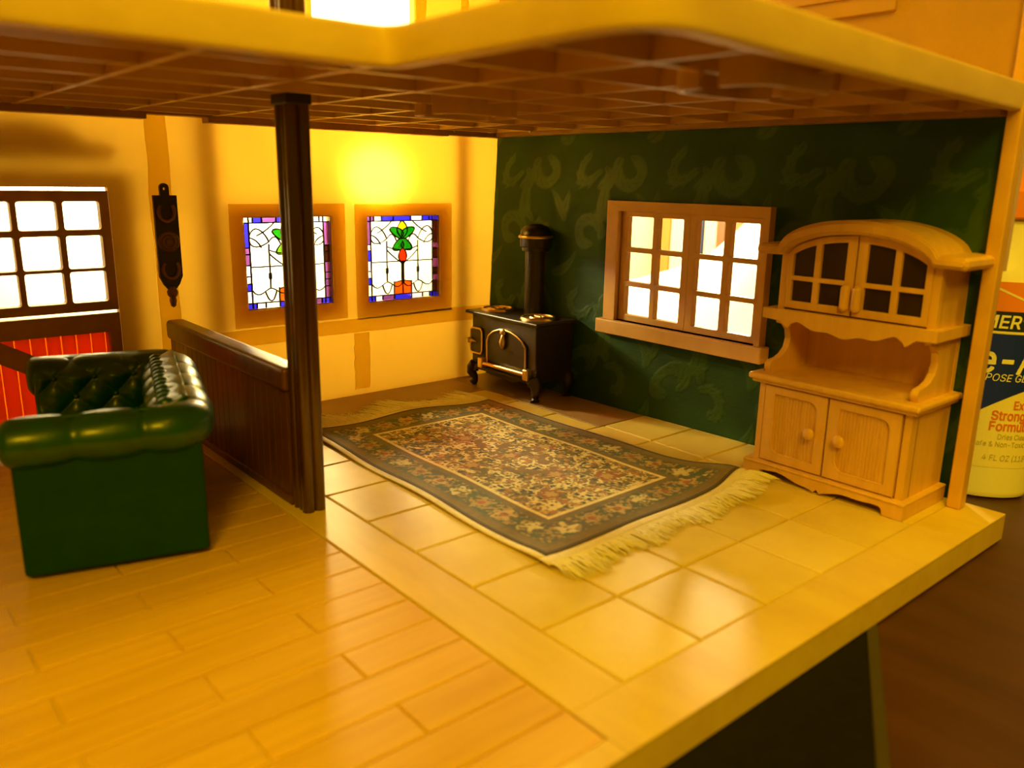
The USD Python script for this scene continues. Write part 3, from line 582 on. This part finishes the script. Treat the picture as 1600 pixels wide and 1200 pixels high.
def fringe(near):
    r = np.random.default_rng(11 + near); ms = []
    for k in range(420):
        v = -.02 + 1.03 * (k + r.uniform(0, 1)) / 420
        u0, du = (1.025, .070) if near else (-.018, -.155)
        if near: Ln, sk = du * (.85 + .35 * math.sin(v * 23) * .5 + r.uniform(-.15, .15)), r.normal(0, .012) + (.05 * max(0, v - .75) * 4 if v > .75 else .012)
        else: Ln, sk = du * (.75 + .25 * math.sin(v * 14) + r.uniform(-.18, .18)), r.normal(0, .02) - .02
        ts = np.linspace(0, 1, 5); uu, vv = u0 + Ln * ts, v + sk * ts + r.normal(0, .003, 5).cumsum() * .7
        p = rugmap(np.clip(uu, 0, 1), np.clip(vv, -.05, 1.1))
        ex = (C10 - C00) / 1.0 if v < .5 else (C11 - C01)
        over = np.where(uu > 1, uu - 1, np.where(uu < 0, uu, 0)); p[:, :2] += over[:, None] * ex
        droop = np.clip(1 - ts * .85, 0.1, 1); lift = .02 + r.uniform(0, .06)
        p[:, 2] = np.maximum((p[:, 2] - .04) * (droop if v < .8 or not near else 1 - ts * .25), .03) + lift * np.sin(ts * 3)
        rad = .035 * np.array([1, .95, .85, .7, .35]); ms.append(meshkit_tube(p, rad))
    return cat(ms)
def meshkit_tube(p, rad, sides=4):
    t = np.gradient(p, axis=0); t /= np.linalg.norm(t, axis=1, keepdims=True) + 1e-9; a = np.cross(t, [0, 0, 1.]); a /= np.linalg.norm(a, axis=1, keepdims=True) + 1e-9; b = np.cross(t, a); ang = np.arange(sides) * 2 * np.pi / sides
    v = (p[:, None] + rad[:, None, None] * (np.cos(ang)[None, :, None] * a[:, None] + np.sin(ang)[None, :, None] * b[:, None])).reshape(-1, 3)
    i, j = np.meshgrid(np.arange(len(p) - 1), np.arange(sides), indexing='ij'); j2 = (j + 1) % sides
    q = np.stack([i * sides + j, i * sides + j2, (i + 1) * sides + j2, (i + 1) * sides + j], -1).reshape(-1, 4); return (v, np.vstack([q[:, [0, 1, 2]], q[:, [0, 2, 3]]]))
part(rug, 'fringe', fringe(True), FRINGE, smooth=True, kind='stuff'); part(rug, 'fringe', fringe(False), FRINGE, smooth=True, kind='stuff')

# ------------------------------------------------------------------ stove
stove = thing('cast_iron_stove', 'black range stove with brass fittings and a tall flue pipe in the corner', 'stove', (5.4, -2, 0))
SX0, SX1, SY0, SY1 = 2.0, 8.75, -3.72, -.42
part(stove, 'body', rbox(SX0, SX1, SY0, SY1, 1.25, 5.15, .06), IRON)
part(stove, 'top_plate', rbox(SX0 - .55, SX1 + .3, SY0 - .25, SY1 + .12, 5.08, 5.3, .08), IRON)
part(stove, 'apron', prism(Polygon([(SX0, 1.5), (SX0, 1.0)] + arc(SX0 + 1.15, 1.02, .55, 180, 90, 6)[::1] + [(SX0 + 2.2, 1.1), (SX1 - 2, 1.0)] + arc(SX1 - 1.1, .95, .5, 90, 0, 6) + [(SX1, 1.0), (SX1, 1.5)]), 'y', SY0 - .12, SY0 + .1), IRON)
part(stove, 'front_moulding', rbox(SX0 - .08, SX1 + .08, SY0 - .14, SY0 + .1, 1.2, 1.42, .06), IRON)
for x, sgn in ((SX0 + .15, -1), (SX1 - .2, 1)):
    for y in (SY0 + .15, SY1 - .25):
        c = [(x, y, 1.45), (x + sgn * .22, y - .1, 1.15), (x + sgn * .25, y - .14, .85), (x + sgn * .02, y - .02, .5), (x + sgn * .0, y, .28), (x + sgn * .14, y - .1, .06)]
        part(stove, 'leg', tube(c, [.42, .40, .34, .24, .22, .30], 12), IRON, smooth=50)
small = rrect(1.92, 2.35, 3.22, 4.12, .28); sm = part(stove, 'small_door', prism(small.buffer(-.04), 'y', SY0 - .08, SY0 + .02), IRON)
ring = lambda poly, r: tube([(x, SY0 - .09, z) for x, z in list(poly.exterior.coords)[:-1]], r, 8, closed=True)
part(sm, 'rim', ring(small, .075), BRASS, smooth=60)
part(sm, 'latch', cat([ball((1.93, SY0 - .25, 3.2), .2, 2), tube([(1.95, SY0 - .2, 3.2), (2.2, SY0 - .18, 3.18), (2.6, SY0 - .14, 3.16)], [.17, .12, .02], 10)]), BRASS, smooth=60)
arch = Polygon([(3.82, 1.7), (3.82, 3.45), (4.05, 3.85), (4.5, 4.15), (5.1, 4.36), (5.7, 4.42), (6.3, 4.36), (6.95, 4.18), (7.5, 3.92), (7.85, 3.6), (7.85, 1.7)])
od = part(stove, 'oven_door', prism(arch.buffer(-.05), 'y', SY0 - .1, SY0 + .02), IRON)
pts = [(3.82, 1.75), (3.82, 2.6), (3.82, 3.4), (4.02, 3.82), (4.5, 4.15), (5.1, 4.36), (5.7, 4.42), (6.3, 4.36), (6.95, 4.18), (7.5, 3.92), (7.84, 3.55), (7.85, 2.6), (7.85, 1.75)]
part(od, 'rim', tube([(x, SY0 - .11, z) for x, z in pts], .08, 8), BRASS, smooth=60)
part(od, 'drop_handle', cat([ball((5.6, SY0 - .2, 4.28), .27, 2, (1, .6, .9)), lathe([(.001, 0), (.1, .08), (.2, .3), (.27, .55), (.16, .85), (.12, 1.0), (.001, 1.05)], (5.62, SY0 - .2, 3.08), 14)]), BRASS, smooth=60)
part(stove, 'rail', tube([(3.75, SY0 - .32, 1.82), (5.8, SY0 - .32, 1.82), (8.05, SY0 - .32, 1.82)], .15, 12), BRASS, smooth=60)
for x in (3.45, 8.2): part(stove, 'rail_bracket', rbox(x - .25, x + .25, SY0 - .5, SY0 + .02, 1.45, 2.2, .1), BRASS)
part(stove, 'flue_pipe', lathe([(.72, 5.2), (.68, 5.5), (.68, 9.7)], (5.65, -1.2, 0), 28), IRON, smooth=40)
part(stove, 'flue_collar', lathe([(.68, 9.62), (.9, 9.6), (.92, 9.85), (1.05, 9.9), (1.05, 10.45), (1.0, 10.5)], (5.65, -1.2, 0), 28), IRON, smooth=30)
part(stove, 'flue_ring', lathe([(1.0, 10.44), (1.15, 10.46), (1.18, 10.54), (1.15, 10.62), (1.0, 10.66)], (5.65, -1.2, 0), 28), BRASS, smooth=30, label='brassy ring round the head of the pipe')
part(stove, 'flue_cap', lathe([(1.05, 10.64), (1.0, 10.95), (.8, 11.2), (.4, 11.36), (.001, 11.4)], (5.65, -1.2, 0), 28), BLACK, smooth=50)
for x, y in ((2.85, -2.15), (7.35, -2.35)):
    bp = part(stove, 'burner', lathe([(.001, 5.36), (.35, 5.38), (.42, 5.46), (.55, 5.46), (.6, 5.38), (.95, 5.38), (1.0, 5.46), (1.14, 5.44), (1.18, 5.3)], (x, y, 0), 28), BRASS, smooth=30)
    part(bp, 'lid_bar', rbox(x - .32, x + .32, y - .07, y + .07, 5.36, 5.5, .04), BRASS)

# ------------------------------------------------------------------ hutch
hx0, hx1 = 25.15, 32.72; hutch = thing('pine_hutch', 'golden pine dresser with arched glazed top and two lower doors', 'hutch', (28.9, -1.7, 0))
part(hutch, 'carcass', box(hx0, hx1, -2.85, .42, .7, 4.8), PINE)
for x0, x1 in ((hx0, hx0 + .32), (28.83, 28.93), (hx1 - .34, hx1)): part(hutch, 'stile', box(x0, x1, -3.40 if x1 - x0 > .2 else -3.0, -2.8, .7, 4.8), PINE)
ap = Polygon([(24.85, .72), (24.85, 0), (25.75, 0)] + arc(25.95, .18, .2, 180, 90, 5) + [(26.3, .42)] + [(26.3 + 2.0 * t, .42 - .2 * t * t * 1.2 + .06 * math.sin(t * 6)) for t in np.linspace(.1, 1, 8)] + [(28.55, .12), (28.75, .05), (28.9, .22), (29.05, .05), (29.25, .12)] + [(29.5 + 2.0 * t, .20 + .2 * (1 - (1 - t) ** 2) + .05 * math.sin(t * 6)) for t in np.linspace(.0, 1, 8)] + arc(31.85, .18, .2, 90, 0, 5) + [(32.1, 0), (33.0, 0), (33.0, .72)])
part(hutch, 'plinth', cat([prism(ap.buffer(0), 'y', -3.82, -3.4), box(24.85, 25.25, -3.4, .45, .0, .72), box(32.6, 33.0, -3.4, .45, 0, .72), box(25.2, 32.65, -3.4, .4, .55, .72)]), PINE)
part(hutch, 'plinth_lip', rbox(24.82, 33.03, -3.86, .46, .66, .78, .05), PINE)
def scoop(x0, z0, x1, z1, r, big):
    p = sbox(x0, z0, x1, z1)
    for c in ((x0, z0), (x0, z1), (x1, z0), (x1, z1)):
        if c in big: p = p.difference(sbox(c[0] - r, c[1] - r, c[0] + r, c[1] + r)).union(Point(c[0] + (r if c[0] == x0 else -r), c[1] + (r if c[1] == z0 else -r)).buffer(r, 8).intersection(p))
    return p
for x0, x1, kx in ((25.54, 28.83, 28.2), (28.93, 32.31, 29.72)):
    inner = scoop(x0 + .5, 1.25, x1 - .45, 4.3, .5, [(x1 - .45, 4.3), (x0 + .5, 1.25)]); fr = sbox(x0, .84, x1, 4.66)
    d = part(hutch, 'cabinet_door', cat([prism(fr.difference(inner), 'y', -3.5, -3.24)]), PINE)
    part(d, 'panel', cat([box(x0 + .4, x1 - .35, -3.36, -3.24, 1.15, 4.4)] + [box(x0 + .52 + i * .16, x0 + .62 + i * .16, -3.38, -3.34, 1.2, 4.32) for i in range(int((x1 - x0 - 1.05) / .16))]), PINEB, smooth=False, label='sunken panel of fine upright reeds')
    part(d, 'raised_edge', tube([(x, -3.44, z) for x, z in list(inner.exterior.coords)[:-1]], .07, 6, closed=True), PINE, smooth=60)
    part(d, 'knob', cat([lathe([(.12, 0), (.1, .12), (.24, .2), (.30, .34), (.22, .46), (.001, .5)], (kx, -3.48, 2.82), 16, '-y')]), PINE, smooth=50)
part(hutch, 'counter', cat([rbox(24.72, 33.15, -3.9, .5, 4.92, 5.22, .1), rbox(24.85, 33.02, -3.72, .48, 4.74, 5.0, .08)]), PINE)
part(hutch, 'back_panel', box(hx0, hx1, .1, .4, 5.1, 8.2), PINE)
br = [(.38, 5.2), (-3.1, 5.2)] + arc(-2.95, 5.5, .3, 200, 90, 6) + [(-2.5, 5.85), (-2.1, 6.0), (-1.75, 6.3), (-1.62, 6.75), (-1.75, 7.2), (-2.1, 7.5), (-2.55, 7.62), (-2.6, 8.0), (.38, 8.0)]
for x in (hx0 + .02, hx1 - .34): part(hutch, 'side_bracket', prism(Polygon(br).buffer(0), 'x', x, x + .32), PINE)
sc = Polygon([(24.65, 8.36), (24.65, 7.85), (25.6, 7.8), (25.9, 7.58), (26.05, 7.5), (26.2, 7.72), (26.45, 7.84)] + [(26.6 + 4.6 * t, 7.78 - .33 * math.sin(t * math.pi) + .07 * math.cos(t * 6 * math.pi)) for t in np.linspace(0, 1, 22)] + [(31.35, 7.84), (31.6, 7.7), (31.75, 7.48), (31.9, 7.58), (32.2, 7.82), (33.05, 7.85), (33.05, 8.36)])
part(hutch, 'ledge', cat([prism(sc.buffer(0), 'y', -2.98, -2.72), box(24.65, 33.05, -2.73, .42, 7.85, 8.34)]), PINE)
CX, AZ = 28.94, 10.98
def archz(x, rise, half): return AZ + rise * np.sqrt(np.clip(1 - ((x - CX) / half) ** 2 * .97, 0, 1)) - rise * math.sqrt(.03)
xs = np.linspace(CX - 3.5, CX + 3.5, 40); lower = [(x, float(archz(x, 1.36, 3.5))) for x in xs]
part(hutch, 'upper_carcass', prism(Polygon([(hx0, 8.3), (hx1, 8.3), (hx1, 11.0)] + lower[::-1] + [(hx0, 11.0)]), 'y', -2.1, .42), PINE)
part(hutch, 'upper_stile', box(hx0, hx0 + .36, -2.5, -2.08, 8.3, 11.0), PINE); part(hutch, 'upper_stile', box(hx1 - .36, hx1, -2.5, -2.08, 8.3, 11.0), PINE)
low = [(24.15, 10.95), (25.3, 10.98)] + lower + [(32.6, 10.98), (33.75, 10.95)]
upz = [(x, float(archz(x, 1.52, 3.75)) + .52) for x in np.linspace(CX - 3.75, CX + 3.75, 40)]
hi = [(24.02, 11.12), (24.05, 11.36), (24.2, 11.48), (25.0, 11.50)] + upz + [(32.9, 11.50), (33.7, 11.48), (33.86, 11.36), (33.88, 11.12)]
corn = Polygon(low + hi[::-1]).buffer(0)
layers = [prism(corn.buffer(-.14), 'y', -3.08, -3.0), prism(corn.buffer(-.06), 'y', -3.02, -2.92), prism(corn, 'y', -2.95, .45)]
part(hutch, 'cornice', cat(layers), PINE, label='arched rounded cornice board')
for s in (-1, 1):
    o, i0 = (25.52, 28.9) if s < 0 else (28.98, 32.36)
    dx = lambda t: (o + (i0 - o) * t) if s < 0 else (i0 + (o - i0) * t)         # t from the outer stile to the meeting stile
    top = Polygon([(25.3, 8.4), (32.6, 8.4), (32.6, 10.95)] + [(x, z - .05) for x, z in lower[::-1]] + [(25.3, 10.95)]).buffer(0)
    leafp = sbox(min(o, i0), 8.42, max(o, i0), 13).intersection(top)
    holes = []
    under = Polygon([(24, 8)] + [(x, float(archz(x, 1.36, 3.5)) - .36) for x in np.linspace(CX - 3.49, CX + 3.49, 50)] + [(34, 8)]).buffer(0)
    for t0, t1 in ((.085, .41), (.50, .87)):
        for z0, z1 in ((8.78, 9.78), (10.0, 13)):
            a_, b_ = sorted((dx(t0), dx(t1))); h = sbox(a_, z0, b_, z1).intersection(under)
            if not h.is_empty: holes.append(h)
    dd = part(hutch, 'glazed_door', prism(leafp.difference(unary_union(holes)), 'y', -2.56, -2.28), PINE)
    for h in holes: part(dd, 'pane', prism(h.buffer(.02), 'y', -2.40, -2.34), DARKPANE, smooth=False, label='dark brown pane')
    hx = dx(.93) ; part(dd, 'handle', rbox(hx - .24, hx + .20, -2.86, -2.5, 8.62, 9.85, .2, 16), PINE)

# ------------------------------------------------------------------ plaque
plq = thing('leather_brass_plaque', 'dark leather strap hung with brass horseshoe ornaments on the cream wall', 'wall ornament', (.2, -23.5, 10.5))
PY = -23.5
strap = Polygon([(PY - .62, 13.1), (PY - .62, 8.7), (PY - .42, 8.25), (PY - .18, 7.95), (PY + .18, 7.95), (PY + .42, 8.25), (PY + .62, 8.7), (PY + .62, 13.1)]).union(sbox(PY - .24, 13.0, PY + .24, 13.5)).union(Point(PY, 13.5).buffer(.24)).difference(Point(PY, 13.45).buffer(.08))
part(plq, 'strap', prism(strap, 'x', .06, .28), STRAP)
for z in (12.2, 9.1):
    part(plq, 'horseshoe', tube([(.3, PY + .42 * math.cos(t), z + .5 * math.sin(t)) for t in np.radians(np.linspace(135, 405, 24))], .12, 8), OLDBRASS, smooth=60)
part(plq, 'medallion', lathe([(.001, .10), (.14, .10), (.18, .04), (.26, .04), (.3, .12), (.36, .12), (.4, .05), (.48, .06), (.54, .1), (.6, .02)], (.28, PY, 10.6), 28, 'x'), OLDBRASS, smooth=30)
part(plq, 'drop', lathe([(.001, -1.0), (.14, -.9), (.2, -.6), (.17, -.42), (.27, -.3), (.3, -.1), (.2, .1), (.12, .2)], (.22, PY, 7.95), 16), OLDBRASS, smooth=40)

# ------------------------------------------------------------------ glue bottle
EX, EN = np.array([.95302, .30290, 0]), np.array([.30290, -.95302, 0]); B0 = np.array([33.27, 5.61, -1.3]) - EX * 1.42
HW, HD = 3.05, 2.0; BC = B0 - EN * HD                            # centre of the bottle
def oval(s, off=0.):
    """Point on the bottle's oval side at arc parameter s (centimetres across the front)."""
    t = np.asarray(s, float) / (HW * 1.12); return np.sin(t) * (HW + off), np.cos(t) * (HD + off)
bot = thing('glue_bottle', 'white squeeze bottle of school glue with orange and blue label behind the end board', 'bottle', tuple(BC))
prof = [(0, .86), (.12, .96), (.4, 1.0), (9.6, 1.0), (10.6, .97), (11.8, .86), (12.9, .66), (13.7, .46), (14.1, .42), (14.4, .42)]
th = np.arange(56) * 2 * np.pi / 56
ringv = lambda z, k, kd: np.c_[BC[0] + EX[0] * np.cos(th) * HW * k + EN[0] * np.sin(th) * HD * kd, BC[1] + EX[1] * np.cos(th) * HW * k + EN[1] * np.sin(th) * HD * kd, np.full(56, BC[2] + z)]
def loft(rows):
    v = np.vstack([ringv(z, k, min(1, k * HW / HD) if k < .6 else k) for z, k in rows]); n = len(rows)
    i, j = np.meshgrid(np.arange(n - 1), np.arange(56), indexing='ij'); j2 = (j + 1) % 56; q = np.stack([i * 56 + j, i * 56 + j2, (i + 1) * 56 + j2, (i + 1) * 56 + j], -1).reshape(-1, 4)
    c0 = len(v); v = np.vstack([v, v[:56].mean(0), v[-56:].mean(0)]); jj = np.arange(56)
    m = trimesh.Trimesh(v, np.vstack([q[:, [0, 1, 2]], q[:, [0, 2, 3]], np.c_[np.full(56, c0), (jj + 1) % 56, jj], np.c_[np.full(56, c0 + 1), (n - 1) * 56 + jj, (n - 1) * 56 + (jj + 1) % 56]]), process=False); m.fix_normals(); return m
part(bot, 'body', loft(prof), BOTTLE, smooth=40)
part(bot, 'cap', loft([(14.1, .5), (14.2, .52), (15.4, .5), (15.5, .42), (17.2, .22), (18.2, .16), (18.3, .05)]), INK['orange'], smooth=30)
def wrap(poly_or_mesh, off):
    """A flat label piece (s, z) laid round the front of the bottle."""
    if hasattr(poly_or_mesh, 'geom_type'):
        cells = [poly_or_mesh.intersection(sbox(x, -5, x + .4, 30)) for x in np.arange(-4.8, 4.8, .4)]
        m = cat([trimesh.creation.extrude_polygon(g, .012, engine='earcut') for c in cells if not c.is_empty for g in polys(c)])
    else: m = poly_or_mesh
    v = np.array(m.vertices); s, d = oval(v[:, 0]); r = off + v[:, 2]; t = v[:, 0] / (HW * 1.12)
    w = BC + EX * (np.sin(t) * (HW + r))[:, None] + EN * (np.cos(t) * (HD + r))[:, None]; w[:, 2] = v[:, 1]
    return trimesh.Trimesh(w, m.faces, process=False)
LAB = lambda a, b, x=4.6: sbox(-x, a, x, b)
lab = part(bot, 'label', wrap(LAB(.45, 9.75), .004), INK['cream'], smooth=False)
part(lab, 'orange_panel', wrap(LAB(7.55, 9.85), .018), INK['orange'], smooth=False)
part(lab, 'roof_line', wrap(LineString([(-3.2, 8.4), (.45, 9.5), (2.4, 8.75), (4.4, 8.0)]).buffer(.05), .03), INK['cream'], smooth=False)
part(lab, 'navy_panel', wrap(Polygon([(-4.6, 7.45), (4.6, 7.45), (4.6, 8.42), (-4.6, 8.42)]), .022), INK['navy'], smooth=False)
part(lab, 'rule', wrap(LAB(7.33, 7.42), .03), INK['text'], smooth=False)
bl = [(-4.6, 7.3), (4.6, 7.3), (4.6, 5.6)] + [(x, 2.3 + 2.45 * math.sin(max(0, min(1, (x + 1.2) / 5.4)) * math.pi / 2)) for x in np.linspace(4.2, -1.2, 24)] + [(-4.6, 2.5)]
part(lab, 'blue_panel', wrap(Polygon(bl).buffer(0), .02), INK['blue'], smooth=False)
def words(txt, h, x, z, m, bold=False, slant=0., sx=1.0, name='lettering'):
    t = meshkit.text_mesh(txt, h, .012, bold); v = np.array(t.vertices); v[:, 0] = v[:, 0] * sx + v[:, 1] * slant + x; v[:, 1] += z; t.vertices = v
    part(lab, name, wrap(t, .03), INK[m], smooth=False)
words("ELMER'S", .62, -1.28, 7.60, 'text', True, .12, 1.08)
words('Glue-All', 1.32, -2.85, 5.38, 'text', True, .08, .92)
words('MULTI-PURPOSE GLUE', .36, -2.7, 4.95, 'text', False, .2, 1.05)
words('Household repairs,', .24, -2.85, 4.28, 'grey', False, .1); words('crafts and wood', .22, -2.8, 3.9, 'grey', False, .1)
words('Extra', .42, 2.1, 3.55, 'red', True); words('Strong', .46, 1.0, 2.98, 'red', True); words('Formula', .46, 0.95, 2.42, 'red', True)
words('Dries Clear', .26, 1.5, 1.98, 'grey'); words('Safe & Non-Toxic', .26, .25, 1.58, 'grey'); words('4 FL OZ (118 mL)', .30, .85, .84, 'grey', False, .1)

# ------------------------------------------------------------------ table, mat, and what stands beyond the windows
single('table', 'dark brown wooden table top under the doll house', 'table', rbox(-60, 130, -150, 75, -4.3, -1.31, .4), TABLE)
u0, u1 = np.array([35.61, -10.94]), np.array([39.42, -17.88]); dd = (u1 - u0) / np.linalg.norm(u1 - u0); nn_ = np.array([dd[1], -dd[0]])
mt = Polygon([u0 - dd * 6, u1 + dd * 40, u1 + dd * 40 + nn_ * 60, u0 - dd * 6 + nn_ * 60]); 
mat_ = thing('black_mat', 'black rubber mat lying on the table under the house front', 'mat', (u1[0], u1[1], -1.3))
body = mt.buffer(-.3).buffer(.3)
part(mat_, 'sheet', prism(body.buffer(-.35), 'z', -1.30, -1.235), MAT)
part(mat_, 'rolled_edge', prism(body.difference(body.buffer(-.36)), 'z', -1.30, -1.20), plastic('mat_edge_rubber', (.045, .038, .022), .5, None, bevel=.0006), label='slightly paler rolled edge')
wf = thing('wall_far', 'tan room wall with an added white backdrop board beyond the cream doll house wall', None, (-27, -15, 0), kind='structure'); part(wf, 'wall_surface', box(-29, -28, -150, 76, -1.3, 90), TAN); part(wf, 'added_white_board', box(-28, -27, -62, 20, -1.25, 33), WHITE)  # board added as a lit backdrop so the panes look white
ws = thing('wall_side', 'tan room wall beyond the green doll house wall', None, (20, 75, 0), kind='structure'); part(ws, 'wall_surface', box(-28, 160, 75, 76, -1.3, 90), TAN)
def lamp(name, label, pos, r, foot=None):
    fx, fy = foot or pos[:2]; t = thing(name, label, 'lamp', (fx, fy, -1.3)); zt = pos[2] - r
    part(t, 'foot', lathe([(.001, -1.3), (1.9, -1.3), (2.0, -1.0), (1.0, -.7), (.5, -.5), (.001, -.4)], (fx, fy, 0), 24), IRON)
    part(t, 'stem', tube([(fx, fy, -.8), (fx, fy, zt / 2), (fx, fy, zt - .6)], .25, 12), IRON, smooth=50)
    if foot:
        d = np.array(SPOT) - np.array([0, -10.0, 14.35]); d /= np.linalg.norm(d); c = np.array(pos) + d * .8
        part(t, 'arm', tube([(fx, fy, zt - .7), (fx, fy, zt + 3), ((fx + c[0]) / 2, (fy + c[1]) / 2, c[2] + 3.4), tuple(c + d * 1.2), tuple(c)], .2, 10), IRON, smooth=60)
        u = np.cross(d, [0, 1., 0]); u /= np.linalg.norm(u); w = np.cross(d, u); m = lathe([(.9, -2.4), (.95, -2.3), (.8, -.6), (.45, -.1), (.001, .1), (.001, .0), (.4, -.2), (.74, -.65), (.88, -2.4)], (0, 0, 0), 24); m.vertices = c + m.vertices @ np.array([u, w, d]); part(t, 'shade', m, IRON, smooth=40)
    else: part(t, 'bulb_holder', lathe([(.3, zt - 1.2), (.7, zt - .9), (.8, zt - .1), (.5, zt)], (fx, fy, 0), 20), IRON)
lamp('work_lamp', 'small bare bulb lamp glowing close behind the stained glass windows', BULB, 1.0)
lamp('added_lamp_door', 'bare bulb lamp added to whiten the board behind the stable door', FILL_DOOR, 1.2)
lamp('added_lamp_corner', 'bare bulb lamp added to whiten the board behind the stove corner of the house', FILL_CORNER, 1.2)
lamp('window_lamp', 'low bare bulb lamp standing outside the twelve pane window', SIDE, 1.0)
lamp('added_patch_spot', 'small shaded spot lamp added to make the bright patch on the cream wall', SPOT, .5, (-10.5, -20.5))
lamp('added_lamp_bottle', 'unseen bare bulb lamp added to light the glue bottle and right end of the house', BOTTLE_FILL, 2.0)
def paper():
    n = 40; U, V = np.meshgrid(np.linspace(0, 1, n), np.linspace(0, 1, n), indexing='ij')
    x, y = -18 + 40 * U, 8 + 17 * V; top = np.interp(x, [-18, -8.4, -3.2, .9, 4.6, 9, 22], [3.6, 4.6, 6.2, 8.0, 11.2, 12.5, 9]); z = -1.2 + (top + 1.2) * V ** 1.2 + .35 * np.sin(U * 23 + V * 5) * V * (1 - V)
    return sheet(np.stack([x, y, z], -1), .1)
single('crumpled_paper', 'bright white paper heaped outside the twelve pane window', 'paper', paper(), PAPERWHITE, smooth=True)
def carton(name, label, cat_, x0, x1, y0, y1, z1, m, lid):
    t = thing(name, label, cat_, ((x0 + x1) / 2, (y0 + y1) / 2, -1.3)); part(t, 'body', rbox(x0, x1, y0, y1, -1.3, z1, .12), m); part(t, 'edge', rbox(x0 - .08, x1 + .08, y0 - .08, y1 + .08, z1 - .5, z1 + .05, .1), lid)
jar = thing('cream_canister', 'tall cream canister seen through the left casement', 'canister', (-22.6, 41, -1.3))
part(jar, 'body', lathe([(.001, -1.3), (3.1, -1.3), (3.3, -.9), (3.3, 20), (3.0, 20.4), (.001, 20.4)], (-22.6, 41, 0), 32), INK['cream']); part(jar, 'lid', lathe([(3.4, 19.6), (3.4, 21), (3.1, 21.4), (.001, 21.5)], (-22.6, 41, 0), 32), WINWOOD)
carton('orange_book', 'orange book standing beside the cream canister outside the window', 'book', -18.8, -17.2, 41, 55, 21, INK['orange'], INK['cream'])
carton('pale_book', 'wide pale book standing outside the window', 'book', -17.0, -13.0, 41, 54, 23, BOTTLE, INK['cream'])
carton('navy_book', 'very thin navy book between two pale ones outside the window', 'book', -12.8, -12.3, 41, 54, 21, INK['navy'], INK['brown'])
carton('cream_book', 'narrow cream book between the navy and the brown book outside the window', 'book', -12.1, -10.5, 41, 54, 23, INK['cream'], BOTTLE)
carton('brown_book', 'dark brown book with pale neighbours outside the window', 'book', -10.3, -9.3, 41, 54, 22, INK['brown'], INK['navy'])
carton('small_cream_book', 'thin cream book left of the red book outside the window', 'book', -9.1, -8.3, 41, 54, 22.5, INK['cream'], BOTTLE)
carton('red_book', 'red book at the right end of the row outside the window', 'book', -8.1, -5.5, 41, 54, 23, INK['red'], INK['brown'])
